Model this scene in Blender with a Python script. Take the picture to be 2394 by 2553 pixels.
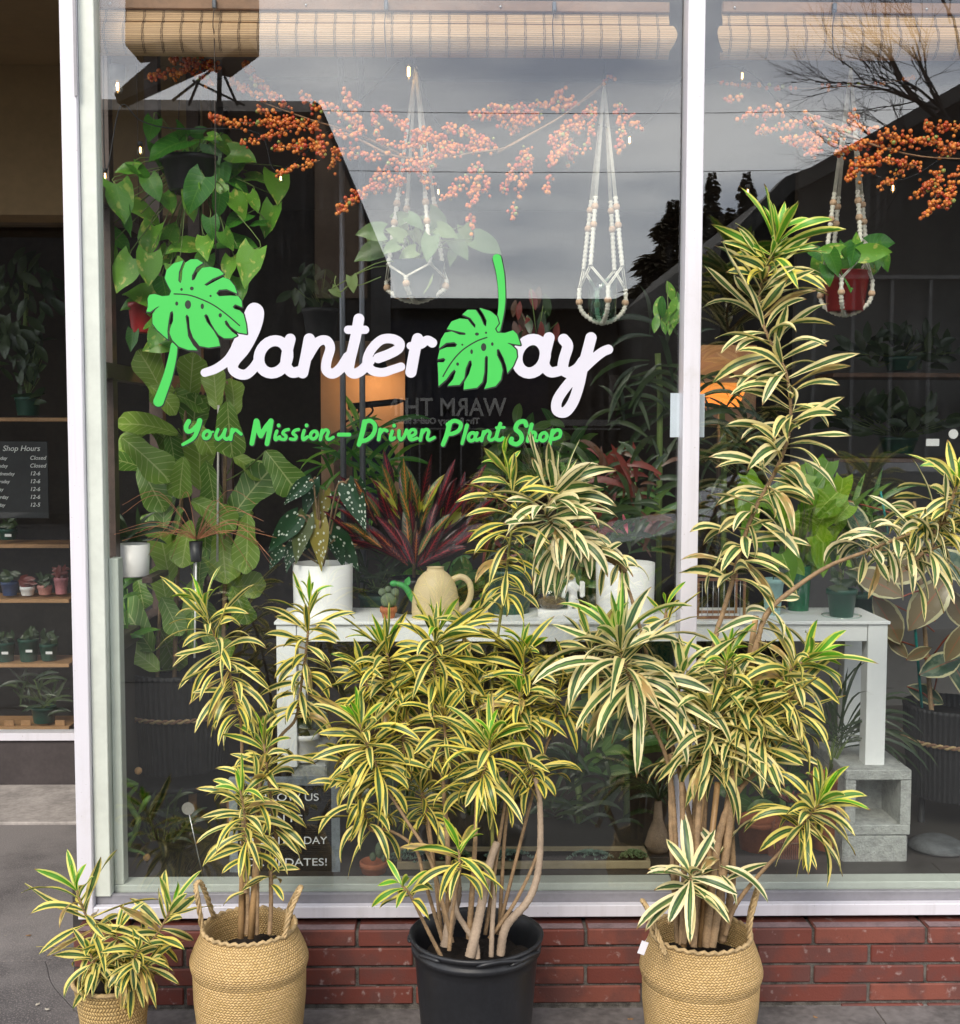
import bpy, math, random
import numpy as np
from mathutils import Vector, Matrix, Euler
R_ = math.radians
for o in list(bpy.data.objects): bpy.data.objects.remove(o)
SC = bpy.context.scene
COL = SC.collection
# ---------------------------------------------------------------- camera
F_PX, IW, IH = 3000.0, 2394.0, 2553.0
EYE = Vector((0, -3.6, 1.737))
PITCH, YAW, ROLL = 3.9, 1.0, 0.12
cam_d = bpy.data.cameras.new('camera'); cam = bpy.data.objects.new('camera', cam_d); COL.objects.link(cam)
cam.location = EYE
ROT = Euler((0, 0, R_(-YAW))).to_matrix() @ Euler((R_(90 - PITCH), 0, 0)).to_matrix() @ Euler((0, 0, R_(ROLL))).to_matrix()
cam.rotation_euler = ROT.to_euler()
cam_d.sensor_fit = 'HORIZONTAL'; cam_d.sensor_width = 36; cam_d.lens = F_PX / IW * 36
cam_d.clip_start = 0.05; cam_d.clip_end = 600
SC.camera = cam
def P(px, py, Y):
    d = ROT @ Vector(((px - IW / 2) / F_PX, -(py - IH / 2) / F_PX, -1))
    t = (Y - EYE.y) / d.y
    return EYE + d * t
def S(Y): return (Y - EYE.y) / F_PX          # metres per photo pixel at depth Y
def RF(px, py, Y):                            # a place across the street, seen in the glass
    p = P(px, py, Y); return Vector((p.x, -Y, p.z))
# ---------------------------------------------------------------- world, sun, exposure
W = bpy.data.worlds.new('World'); SC.world = W; W.use_nodes = True
nt = W.node_tree; nt.nodes.clear()
SUN_EL, SUN_AZ = 40, 200
def wn(t, **k):
    n = nt.nodes.new(t)
    for a, b in k.items(): setattr(n, a, b)
    return n
sky = wn('ShaderNodeTexSky', sky_type='NISHITA', sun_disc=False, sun_elevation=R_(SUN_EL), sun_rotation=R_(SUN_AZ))
bg1 = wn('ShaderNodeBackground'); bg1.inputs[1].default_value = 0.06
bg2 = wn('ShaderNodeBackground'); bg2.inputs[1].default_value = 1.45
tc = wn('ShaderNodeTexCoord'); mp = wn('ShaderNodeMapping'); mp.inputs['Scale'].default_value = (1.2, 1.2, 4.5)
nz = wn('ShaderNodeTexNoise'); nz.inputs['Scale'].default_value = 3.1; nz.inputs['Detail'].default_value = 5; nz.inputs['Roughness'].default_value = .5
rp = wn('ShaderNodeValToRGB')
rp.color_ramp.elements[0].position = .36; rp.color_ramp.elements[0].color = (.52, .54, .62, 1)
rp.color_ramp.elements[1].position = .66; rp.color_ramp.elements[1].color = (1.55, 1.50, 1.44, 1)
sep = wn('ShaderNodeSeparateXYZ'); mr = wn('ShaderNodeMapRange')
mr.inputs['From Min'].default_value = 0.0; mr.inputs['From Max'].default_value = .55; mr.inputs['To Min'].default_value = 1.2; mr.inputs['To Max'].default_value = .85
mul = wn('ShaderNodeVectorMath', operation='SCALE')
mx = wn('ShaderNodeAddShader'); wo = wn('ShaderNodeOutputWorld')
L = nt.links.new
L(sky.outputs[0], bg1.inputs[0]); L(tc.outputs['Generated'], mp.inputs[0]); L(mp.outputs[0], nz.inputs[0]); L(nz.outputs[0], rp.inputs[0])
L(tc.outputs['Generated'], sep.inputs[0]); L(sep.outputs[2], mr.inputs[0]); L(rp.outputs[0], mul.inputs[0]); L(mr.outputs[0], mul.inputs['Scale'])
L(mul.outputs[0], bg2.inputs[0]); L(bg1.outputs[0], mx.inputs[0]); L(bg2.outputs[0], mx.inputs[1]); L(mx.outputs[0], wo.inputs[0])
sl = bpy.data.lights.new('sun', 'SUN'); sl.energy = 2.3; sl.angle = R_(25); sl.color = (1, .91, .78)
so = bpy.data.objects.new('sun', sl); COL.objects.link(so)
# sky rotation is measured from +Y towards +X; the lamp points from that place in the sky
az, el = R_(SUN_AZ), R_(SUN_EL)
sd = Vector((math.sin(az) * math.cos(el), math.cos(az) * math.cos(el), math.sin(el)))
so.rotation_euler = (-sd).to_track_quat('-Z', 'Y').to_euler()
SC.view_settings.view_transform = 'Standard'; SC.view_settings.look = 'None'; SC.view_settings.gamma = 1
SC.view_settings.exposure = 0.30
try:
    SC.cycles.max_bounces = 6; SC.cycles.diffuse_bounces = 3; SC.cycles.glossy_bounces = 3; SC.cycles.transmission_bounces = 4
    SC.cycles.transparent_max_bounces = 12; SC.cycles.caustics_reflective = False; SC.cycles.caustics_refractive = False
    SC.cycles.sample_clamp_indirect = 4
except Exception: pass
# ---------------------------------------------------------------- materials
MATS = {}
class NB:
    def __init__(s, name):
        s.m = bpy.data.materials.new(name); s.m.use_nodes = True; s.t = s.m.node_tree; s.t.nodes.clear()
        s.out = s.n('ShaderNodeOutputMaterial')
    def n(s, t, ins=None, **k):
        n = s.t.nodes.new(t)
        for a, b in k.items(): setattr(n, a, b)
        for a, b in (ins or {}).items(): s.set(n.inputs[a], b)
        return n
    def set(s, sock, v):
        if isinstance(v, bpy.types.NodeSocket): s.t.links.new(v, sock)
        elif isinstance(v, bpy.types.Node): s.t.links.new(v.outputs[0], sock)
        else:
            if isinstance(v, tuple) and len(v) == 3 and sock.type == 'RGBA': v = v + (1,)
            sock.default_value = v
    def m_(s, op, a, b=0.0, c=None, clamp=False):
        n = s.n('ShaderNodeMath', operation=op, use_clamp=clamp); s.set(n.inputs[0], a); s.set(n.inputs[1], b)
        if c is not None: s.set(n.inputs[2], c)
        return n.outputs[0]
    def mix(s, f, a, b):
        n = s.n('ShaderNodeMix', data_type='RGBA'); s.set(n.inputs[0], f); s.set(n.inputs[6], a); s.set(n.inputs[7], b); return n.outputs[2]
    def step(s, x, lo, hi):
        n = s.n('ShaderNodeMapRange', {0: x, 1: lo, 2: hi}, interpolation_type='SMOOTHSTEP'); return n.outputs[0]
    def noise(s, scale, vec=None, detail=3, rough=.55):
        n = s.n('ShaderNodeTexNoise', {'Scale': scale, 'Detail': detail, 'Roughness': rough})
        s.set(n.inputs['Vector'], vec if vec is not None else s.obj()); return n.outputs[0]
    def obj(s):
        if not hasattr(s, '_o'): s._o = s.n('ShaderNodeTexCoord')
        return s._o.outputs['Object']
    def uv(s):
        if not hasattr(s, '_u'):
            s._u = s.n('ShaderNodeSeparateXYZ', {0: s.n('ShaderNodeUVMap').outputs[0]})
        return s._u.outputs[0], s._u.outputs[1]
    def col(s):
        if not hasattr(s, '_c'):
            s._c = s.n('ShaderNodeSeparateColor', {0: s.n('ShaderNodeAttribute', attribute_name='tint').outputs['Color']})
        return s._c.outputs
    def bump(s, h, st=.3, d=.002):
        return s.n('ShaderNodeBump', {'Height': h, 'Strength': st, 'Distance': d}).outputs[0]
    def bsdf(s, col, rough=.6, metal=0, bump=None, spec=.5, trans=0, emit=None, es=0):
        p = s.n('ShaderNodeBsdfPrincipled', {'Base Color': col, 'Roughness': rough, 'Metallic': metal, 'Specular IOR Level': spec})
        if bump is not None: s.set(p.inputs['Normal'], bump)
        if emit is not None: s.set(p.inputs['Emission Color'], emit); p.inputs['Emission Strength'].default_value = es
        o = p.outputs[0]
        if trans:
            t = s.n('ShaderNodeBsdfTranslucent', {'Color': col})
            if bump is not None: s.set(t.inputs['Normal'], bump)
            mxs = s.n('ShaderNodeMixShader', {0: trans, 1: o, 2: t.outputs[0]}); o = mxs.outputs[0]
        s.set(s.out.inputs[0], o); return s.m
def M(name, col, rough=.6, var=.25, scale=12, bump=.25, bd=.002, metal=0, spec=.5, fine=None, trans=0):
    if name in MATS: return MATS[name]
    b = NB(name); n1 = b.noise(scale, detail=5)
    n2 = b.noise(fine or scale * 9, detail=3)
    f = b.m_('ADD', b.m_('MULTIPLY', n1, .65), b.m_('MULTIPLY', n2, .35))
    f = b.step(f, .3, .7)
    lo = tuple(c * (1 - var) for c in col); hi = tuple(min(1, c * (1 + var)) for c in col)
    c = b.mix(f, lo, hi)
    r = b.m_('ADD', rough - .06, b.m_('MULTIPLY', n2, .12))
    MATS[name] = b.bsdf(c, r, metal, b.bump(n2, bump, bd) if bump else None, spec, trans)
    return MATS[name]
def M_emit(name, col, st):
    if name in MATS: return MATS[name]
    b = NB(name); e = b.n('ShaderNodeEmission', {0: col, 1: st}); b.set(b.out.inputs[0], e.outputs[0]); MATS[name] = b.m; return b.m
def M_glass(name, refl=.065, tint=(.97, .985, .98)):
    b = NB(name)
    lw = b.n('ShaderNodeLayerWeight', {'Blend': .5}).outputs['Facing']
    # two-sided pane: reflectance from the Fresnel term, old float glass with a faint waviness
    w = b.noise(1.3, detail=2)
    bp = b.bump(w, .06, .02)
    f = b.m_('ADD', refl, b.m_('MULTIPLY', b.m_('POWER', lw, 5), 1 - refl), clamp=True)
    t = b.n('ShaderNodeBsdfTransparent', {0: tint}); g = b.n('ShaderNodeBsdfGlossy', {'Color': (1, 1, 1), 'Roughness': 0.0})
    dirt = b.step(b.noise(3.0, detail=6, rough=.65), .45, .8)
    streak = b.n('ShaderNodeMapping', {'Vector': b.obj(), 'Scale': (60, 60, 1.2)})
    dirt = b.m_('MULTIPLY', dirt, b.step(b.noise(1, streak.outputs[0]), .4, .75))
    d = b.n('ShaderNodeBsdfDiffuse', {0: (.75, .76, .8)})
    m1 = b.n('ShaderNodeMixShader', {0: f, 1: t.outputs[0], 2: g.outputs[0]})
    m2 = b.n('ShaderNodeMixShader', {0: b.m_('MULTIPLY', dirt, .014), 1: m1.outputs[0], 2: d.outputs[0]})
    b.set(b.out.inputs[0], m2.outputs[0]); MATS[name] = b.m; return b.m
def leafmat(name, kind):
    b = NB(name); u, v = b.uv(); c = b.col()
    new, rnd, wh = c[0], c[1], c[2]
    au = b.m_('ABSOLUTE', b.m_('SUBTRACT', b.m_('MULTIPLY', u, 2), 1))       # 0 midrib .. 1 margin
    cmb = b.n('ShaderNodeCombineXYZ', {0: b.m_('MULTIPLY', u, 9), 1: b.m_('MULTIPLY', v, 1.2), 2: b.m_('MULTIPLY', rnd, 40)})
    st = b.n('ShaderNodeTexNoise', {'Vector': cmb, 'Scale': 1.0, 'Detail': 2}).outputs[0]
    cm2 = b.n('ShaderNodeCombineXYZ', {0: b.m_('MULTIPLY', u, 3), 1: b.m_('MULTIPLY', v, 4), 2: b.m_('MULTIPLY', rnd, 40)})
    pn = b.n('ShaderNodeTexNoise', {'Vector': cm2, 'Scale': 1.0, 'Detail': 3}).outputs[0]
    rough, trans, bh = .32, .22, st
    vein = b.m_('PINGPONG', b.m_('SUBTRACT', b.m_('MULTIPLY', v, 8), b.m_('MULTIPLY', au, 1.6)), .5)
    veinm = b.m_('SUBTRACT', 1, b.step(vein, .0, .09)); mid = b.m_('SUBTRACT', 1, b.step(au, .02, .07))
    if kind == 'song':
        green = b.mix(b.step(st, .42, .62), (.022, .070, .026), (.12, .22, .06))
        green = b.mix(b.m_('MULTIPLY', b.m_('SUBTRACT', 1, b.step(au, .0, .13)), .55), green, (.17, .27, .06))
        green = b.mix(new, green, (.11, .38, .015))
        edge = b.mix(wh, (.82, .68, .12), (.90, .80, .50))
        edge = b.mix(b.m_('MULTIPLY', new, .7), edge, (.45, .62, .05))
        edge = b.mix(b.m_('MULTIPLY', b.step(pn, .5, .75), .25), edge, (.60, .50, .10))
        lim = b.m_('ADD', b.m_('MULTIPLY', st, .24), b.m_('ADD', .33, b.m_('MULTIPLY', new, .14)))
        k = b.step(b.m_('SUBTRACT', au, lim), -.05, .05)
        col = b.mix(k, green, edge)
        tip = b.m_('MULTIPLY', b.step(v, .90, .99), b.step(rnd, .35, .6)); col = b.mix(tip, col, (.25, .13, .04)); col = b.mix(b.m_('MULTIPLY', b.m_('MULTIPLY', b.step(rnd, .955, .965), b.m_('SUBTRACT', 1, new)), b.step(pn, .3, .6)), col, (.42, .27, .10))
        rough = .36; trans = .25
    elif kind == 'pothos':
        g = b.mix(b.step(rnd, .1, .9), (.035, .17, .015), (.17, .40, .04))
        col = b.mix(b.m_('MULTIPLY', b.step(pn, .56, .66), b.step(rnd, .25, .8)), g, (.55, .58, .12))
        col = b.mix(b.m_('MULTIPLY', b.m_('MAXIMUM', veinm, mid), .35), col, (.2, .38, .06)); bh = vein
    elif kind == 'fig':
        g = b.mix(rnd, (.08, .19, .022), (.25, .38, .055))
        col = b.mix(b.m_('MULTIPLY', b.m_('MAXIMUM', veinm, mid), .7), g, (.50, .56, .22)); bh = vein; rough = .42
    elif kind == 'spot':
        g = b.mix(b.step(rnd, .75, .9), (.022, .075, .03), (.34, .27, .05))
        vo = b.n('ShaderNodeTexVoronoi', {'Vector': b.n('ShaderNodeCombineXYZ', {0: b.m_('MULTIPLY', u, 4.2), 1: b.m_('MULTIPLY', v, 9), 2: b.m_('MULTIPLY', rnd, 30)}), 'Scale': 1.0, 'Randomness': .75})
        col = b.mix(b.m_('SUBTRACT', 1, b.step(vo.outputs['Distance'], .22, .30)), g, (.75, .80, .68)); rough = .3
    elif kind == 'croton':
        g = b.mix(b.step(rnd, .0, .6), (.020, .007, .009), (.050, .010, .016)); g = b.mix(b.step(rnd, .72, .9), g, (.06, .10, .02))
        vc = b.mix(b.step(rnd, .5, .8), (.32, .02, .03), (.55, .18, .03))
        vn = b.m_('MULTIPLY', b.m_('MAXIMUM', b.m_('MULTIPLY', b.m_('SUBTRACT', 1, b.step(b.m_('PINGPONG', b.m_('SUBTRACT', b.m_('MULTIPLY', v, 11), b.m_('MULTIPLY', au, 1.5)), .5), .0, .16)), b.m_('SUBTRACT', 1, b.step(au, .45, .8))), b.m_('SUBTRACT', 1, b.step(au, .08, .2))), .95)
        col = b.mix(vn, g, vc); col = b.mix(b.m_('MULTIPLY', new, b.step(pn, .45, .55)), col, (.36, .36, .03)); trans = .12
    elif kind == 'neon':
        g = b.mix(rnd, (.11, .27, .012), (.26, .44, .02)); col = b.mix(b.m_('MULTIPLY', mid, .5), g, (.6, .75, .2)); bh = vein
    elif kind == 'rubber':
        g = b.mix(b.step(pn, .45, .6), (.05, .10, .06), (.15, .20, .12)); g = b.mix(new, g, (.22, .17, .09))
        col = b.mix(b.step(b.m_('ADD', au, b.m_('MULTIPLY', pn, .35)), .96, 1.0), g, (.58, .54, .30)); col = b.mix(b.m_('MULTIPLY', mid, .7), col, (.4, .12, .06)); rough = .28
    elif kind == 'philo':
        g = b.mix(rnd, (.10, .19, .07), (.24, .32, .10)); col = b.mix(b.m_('MULTIPLY', new, b.step(au, .2, .5)), g, (.50, .50, .12)); bh = vein
    elif kind == 'philo2':
        g = b.mix(rnd, (.045, .13, .03), (.15, .27, .055)); col = b.mix(b.m_('MULTIPLY', mid, .5), g, (.3, .4, .15)); bh = vein
    else:
        g = b.mix(rnd, (.018, .042, .014), (.055, .085, .026)); col = b.mix(new, g, (.20, .04, .03)); col = b.mix(wh, col, (.30, .40, .30))
    m = b.bsdf(col, rough, 0, b.bump(bh, .25, .001), .45, trans); MATS[name] = m; return m
def M_weave(name, rows, cols, ca, cb, cz):
    b = NB(name); u, v = b.uv()
    vr = b.m_('MULTIPLY', v, rows); row = b.m_('FLOOR', vr); fv = b.m_('FRACT', vr)
    par = b.m_('SUBTRACT', b.m_('MULTIPLY', b.m_('MODULO', row, 2), 2), 1)
    uu = b.m_('ADD', b.m_('MULTIPLY', u, cols), b.m_('MULTIPLY', par, b.m_('MULTIPLY', fv, .55)))
    fu = b.m_('FRACT', uu); cell = b.m_('FLOOR', uu)
    h = b.m_('MULTIPLY', b.m_('SINE', b.m_('MULTIPLY', fu, math.pi)), b.m_('POWER', b.m_('SINE', b.m_('MULTIPLY', fv, math.pi)), .5))
    wn_ = b.n('ShaderNodeTexWhiteNoise', {'Vector': b.n('ShaderNodeCombineXYZ', {0: cell, 1: row})}).outputs[0]
    big = b.noise(6, detail=3)
    c = b.mix(wn_, ca, cb); c = b.mix(b.step(big, .4, .75), c, tuple(x * .72 for x in ca))
    c = b.mix(b.m_('MULTIPLY', b.m_('SUBTRACT', 1, b.step(h, .1, .55)), .75), c, cz)
    fib = b.noise(1, b.n('ShaderNodeMapping', {'Vector': b.obj(), 'Scale': (260, 260, 900)}).outputs[0])
    hh = b.m_('ADD', h, b.m_('MULTIPLY', fib, .25))
    MATS[name] = b.bsdf(c, .75, 0, b.bump(hh, 1.0, .004), .3); return MATS[name]
# ---------------------------------------------------------------- mesh helpers
class MB:
    def __init__(s): s.v = []; s.f = []; s.mi = []; s.sm = []; s.uv = []; s.c = []
    def add(s, vs, fs, mi=0, smooth=True, uv=None, col=(0, .5, 0)):
        n = len(s.v); s.v += [tuple(p) for p in vs]; s.f += [tuple(i + n for i in f) for f in fs]
        s.mi += [mi] * len(fs); s.sm += [smooth] * len(fs)
        s.uv += uv if uv else [(0, 0)] * len(vs); s.c += [col] * len(vs)
    def box(s, x0, x1, y0, y1, z0, z1, mi=0, bev=0.0, rot=None, piv=None):
        x0, x1 = min(x0, x1), max(x0, x1); y0, y1 = min(y0, y1), max(y0, y1); z0, z1 = min(z0, z1), max(z0, z1)
        if bev <= 0:
            vs = [(x, y, z) for z in (z0, z1) for y in (y0, y1) for x in (x0, x1)]
            fs = [(0, 2, 3, 1), (4, 5, 7, 6), (0, 1, 5, 4), (2, 6, 7, 3), (0, 4, 6, 2), (1, 3, 7, 5)]
        else:
            b = min(bev, (x1 - x0) / 2.01, (y1 - y0) / 2.01, (z1 - z0) / 2.01); vs = []; idx = {}
            lim = ((x0, x1), (y0, y1), (z0, z1))
            for sx in (0, 1):
                for sy in (0, 1):
                    for sz in (0, 1):
                        for ax in range(3):
                            p = []
                            for k, q in enumerate((sx, sy, sz)):
                                e = lim[k][q]
                                if k != ax: e += b if q == 0 else -b
                                p.append(e)
                            idx[(sx, sy, sz, ax)] = len(vs); vs.append(tuple(p))
            fs = []
            for ax in range(3):
                o = [k for k in range(3) if k != ax]
                for q in (0, 1):
                    lp = []
                    for a, c in ((0, 0), (1, 0), (1, 1), (0, 1)):
                        k = [0, 0, 0]; k[ax] = q; k[o[0]] = a; k[o[1]] = c; lp.append(idx[(k[0], k[1], k[2], ax)])
                    fs.append(tuple(lp))
                for a in (0, 1):       # edges parallel to ax
                    for c in (0, 1):
                        lp = []
                        for q, w in ((0, o[0]), (0, o[1]), (1, o[1]), (1, o[0])):
                            k = [0, 0, 0]; k[ax] = q; k[o[0]] = a; k[o[1]] = c; lp.append(idx[(k[0], k[1], k[2], w)])
                        fs.append(tuple(lp))
            for sx in (0, 1):
                for sy in (0, 1):
                    for sz in (0, 1): fs.append(tuple(idx[(sx, sy, sz, ax)] for ax in range(3)))
            cx, cy, cz = (x0 + x1) / 2, (y0 + y1) / 2, (z0 + z1) / 2; out = []
            for f in fs:
                pts = [Vector(vs[i]) for i in f]; nn = (pts[1] - pts[0]).cross(pts[2] - pts[0]); cc = sum(pts, Vector()) / len(pts) - Vector((cx, cy, cz))
                out.append(f if nn.dot(cc) > 0 else tuple(reversed(f)))
            fs = out
        if rot is not None:
            pv = Vector(piv); vs = [pv + rot @ (Vector(p) - pv) for p in vs]
        s.add(vs, fs, mi, False)
    def tube(s, pts, rad, n=8, mi=0, caps=True, col=(0, .5, 0), smooth=True):
        pts = [Vector(p) for p in pts]; m = len(pts)
        if not hasattr(rad, '__len__'): rad = [rad] * m
        vs = []; uv = []; prev = None; acc = 0
        for i, p in enumerate(pts):
            d = (pts[min(i + 1, m - 1)] - pts[max(i - 1, 0)])
            d = d.normalized() if d.length > 1e-9 else Vector((0, 0, 1))
            if prev is None:
                a = d.cross(Vector((0, 0, 1)))
                if a.length < .1: a = d.cross(Vector((0, 1, 0)))
                a.normalize()
            else:
                a = prev - d * prev.dot(d); a.normalize()
            prev = a; c = d.cross(a)
            if i: acc += (pts[i] - pts[i - 1]).length
            for k in range(n):
                t = 2 * math.pi * k / n; vs.append(p + (a * math.cos(t) + c * math.sin(t)) * rad[i]); uv.append((k / n, acc))
        fs = [(i * n + k, i * n + (k + 1) % n, (i + 1) * n + (k + 1) % n, (i + 1) * n + k) for i in range(m - 1) for k in range(n)]
        if caps: fs += [tuple(reversed(range(n))), tuple(range((m - 1) * n, m * n))]
        s.add(vs, fs, mi, smooth, uv, col)
    def lathe(s, prof, c, n=32, mi=0, uvs=(1, 1), sx=1, sy=1, wob=0, seed=0, capb=False):
        rr = random.Random(seed); ph = rr.random() * 6; m = len(prof); vs = []; uv = []
        acc = [0]
        for i in range(1, m): acc.append(acc[-1] + math.dist(prof[i], prof[i - 1]))
        for i, (r, z) in enumerate(prof):
            for k in range(n + 1):
                t = 2 * math.pi * k / n; q = 1 + wob * (math.sin(2 * t + ph) + .6 * math.sin(3 * t + ph * 2 + z * 9))
                vs.append((c[0] + r * q * sx * math.cos(t), c[1] + r * q * sy * math.sin(t), c[2] + z + wob * r * .5 * math.sin(2 * t + 1 + ph))); uv.append((k / n * uvs[0], acc[i] / max(acc[-1], 1e-6) * uvs[1]))
        fs = [(i * (n + 1) + k, i * (n + 1) + k + 1, (i + 1) * (n + 1) + k + 1, (i + 1) * (n + 1) + k) for i in range(m - 1) for k in range(n)]
        s.add(vs, fs, mi, True, uv)
    def ball(s, c, r, mi=0, col=(0, .5, 0), n=7, m=5, sc=(1, 1, 1)):
        vs = [(c[0], c[1], c[2] - r * sc[2])]
        for i in range(1, m):
            t = math.pi * i / m - math.pi / 2
            for k in range(n):
                a = 2 * math.pi * k / n; vs.append((c[0] + r * sc[0] * math.cos(t) * math.cos(a), c[1] + r * sc[1] * math.cos(t) * math.sin(a), c[2] + r * sc[2] * math.sin(t)))
        vs.append((c[0], c[1], c[2] + r * sc[2])); e = len(vs) - 1
        fs = [(0, 1 + (k + 1) % n, 1 + k) for k in range(n)] + [(1 + i * n + k, 1 + i * n + (k + 1) % n, 1 + (i + 1) * n + (k + 1) % n, 1 + (i + 1) * n + k) for i in range(m - 2) for k in range(n)] + [(1 + (m - 2) * n + k, 1 + (m - 2) * n + (k + 1) % n, e) for k in range(n)]
        s.add(vs, fs, mi, True, None, col)
    def prism(s, poly, y0, y1, mi=0):        # poly: list of (x, z), extruded along y
        n = len(poly); ar = sum(poly[i][0] * poly[(i + 1) % n][1] - poly[(i + 1) % n][0] * poly[i][1] for i in range(n))
        if ar < 0: poly = poly[::-1]
        if y0 > y1: y0, y1 = y1, y0
        vs = [(x, y0, z) for x, z in poly] + [(x, y1, z) for x, z in poly]
        fs = [tuple(range(n)), tuple(reversed(range(n, 2 * n)))] + [((i + 1) % n, i, n + i, n + (i + 1) % n) for i in range(n)]
        s.add(vs, fs, mi, False)
    def leaf(s, base, d, side, Ln, Wd, prof, droop=0, fold=.25, mi=0, col=(0, .5, 0), seg=7, lobe=0, wave=0, twist=0, ymax=None, nu=1, curl=0):
        d = Vector(d).normalized(); side = Vector(side); side = (side - d * side.dot(d)).normalized(); p = Vector(base)
        us = [i / nu for i in range(-nu, nu + 1)]; vs = []; uv = []; rows = seg + 1; ph = col[1] * 30
        for i in range(rows):
            t = i / seg
            nrm = side.cross(d)
            w = interp(prof, t) * Wd * .5
            for u in us:
                q = p + side * (u * w) + nrm * (fold * abs(u) * w) + nrm * (wave * Wd * abs(u) * math.sin(ph + t * 11 + u * 2))
                if lobe: q -= d * (lobe * Ln * abs(u) ** 1.5 * max(0, 1 - t * 3.2))
                if ymax is not None and q.y > ymax: q.y = ymax
                vs.append(q); uv.append(((u + 1) / 2, t))
            p = p + d * (Ln / seg)
            d = d + Vector((0, 0, -1)) * (droop / seg * (.35 + 1.3 * (i + .5) / seg)) + nrm * (curl / seg); d.normalize()
            side = side - d * side.dot(d); side.normalize()
            if twist: side = Matrix.Rotation(twist / seg, 3, d) @ side
        k = len(us)
        fs = [(i * k + j, i * k + j + 1, (i + 1) * k + j + 1, (i + 1) * k + j) for i in range(rows - 1) for j in range(k - 1)]
        s.add(vs, fs, mi, True, uv, col)
    def build(s, name, mats, parent=None, label=None):
        if not isinstance(mats, (list, tuple)): mats = [mats]
        off = Vector((0, 0, 0)) if parent is None else OFF[parent.name]
        me = bpy.data.meshes.new(name)
        me.from_pydata([(v[0] - off.x, v[1] - off.y, v[2] - off.z) for v in s.v], [], s.f)
        for m in mats: me.materials.append(m)
        me.polygons.foreach_set('material_index', s.mi); me.polygons.foreach_set('use_smooth', s.sm)
        uvl = me.uv_layers.new(name='UVMap'); vi = np.zeros(len(me.loops), dtype=np.int32); me.loops.foreach_get('vertex_index', vi)
        uvl.data.foreach_set('uv', np.array(s.uv, dtype=np.float32)[vi].ravel())
        ca = me.color_attributes.new('tint', 'FLOAT_COLOR', 'POINT'); c = np.ones((len(s.v), 4), dtype=np.float32); c[:, :3] = np.array(s.c, dtype=np.float32)
        ca.data.foreach_set('color', c.ravel()); me.update()
        o = bpy.data.objects.new(name, me); COL.objects.link(o)
        if parent is not None: o.parent = parent
        if label: o['label'] = label
        OFF[o.name] = off; return o
OFF = {}
def interp(pr, t):
    for i in range(1, len(pr)):
        if t <= pr[i][0]:
            a, b = pr[i - 1], pr[i]; k = (t - a[0]) / (b[0] - a[0]); return a[1] + (b[1] - a[1]) * k
    return pr[-1][1]
def thing(name, label, cat, loc=(0, 0, 0), group=None):
    o = bpy.data.objects.new(name, None); COL.objects.link(o); o.location = loc; o.empty_display_size = .05
    o['label'] = label; o['category'] = cat
    if group: o['group'] = group
    OFF[o.name] = Vector(loc); return o
def tag(o, label, cat, group=None):
    o['label'] = label; o['category'] = cat
    if group: o['group'] = group
    return o
def struct(o, kind='structure'): o['kind'] = kind; return o
def text(s, size, loc, m, name, parent, rotz=0, ext=.0006, align='CENTER', width=None, shear=0, bold=0):
    cu = bpy.data.curves.new(name, 'FONT'); cu.body = s; cu.size = size; cu.extrude = ext; cu.align_x = align; cu.shear = shear; cu.offset = bold
    o = bpy.data.objects.new(name, cu); COL.objects.link(o); bpy.context.view_layer.update()
    me = bpy.data.meshes.new_from_object(o.evaluated_get(bpy.context.evaluated_depsgraph_get())); bpy.data.objects.remove(o)
    w = 1
    if width:
        xs = [v.co.x for v in me.vertices]; w = width / (max(xs) - min(xs))
    mt = Matrix.Translation(Vector(loc) - (OFF[parent.name] if parent else Vector())) @ Matrix.Rotation(rotz, 4, 'Z') @ Matrix.Rotation(R_(90), 4, 'X') @ Matrix.Diagonal((w, 1, 1, 1))
    me.transform(mt); me.materials.clear(); me.materials.append(m)
    ob = bpy.data.objects.new(name, me); COL.objects.link(ob); ob.parent = parent
    if parent: OFF[ob.name] = OFF[parent.name]
    return ob
def smooth_path(pts, k=5):
    pts = [Vector(p) for p in pts]
    if len(pts) < 3: return [pts[0].lerp(pts[-1], i / k) for i in range(k + 1)]
    out = []
    for i in range(len(pts) - 1):
        a = pts[max(i - 1, 0)]; b = pts[i]; c = pts[i + 1]; d = pts[min(i + 2, len(pts) - 1)]
        for j in range(k):
            t = j / k; out.append(.5 * ((2 * b) + (c - a) * t + (2 * a - 5 * b + 4 * c - d) * t * t + (3 * b - a - 3 * c + d) * t ** 3))
    out.append(pts[-1]); return out
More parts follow.
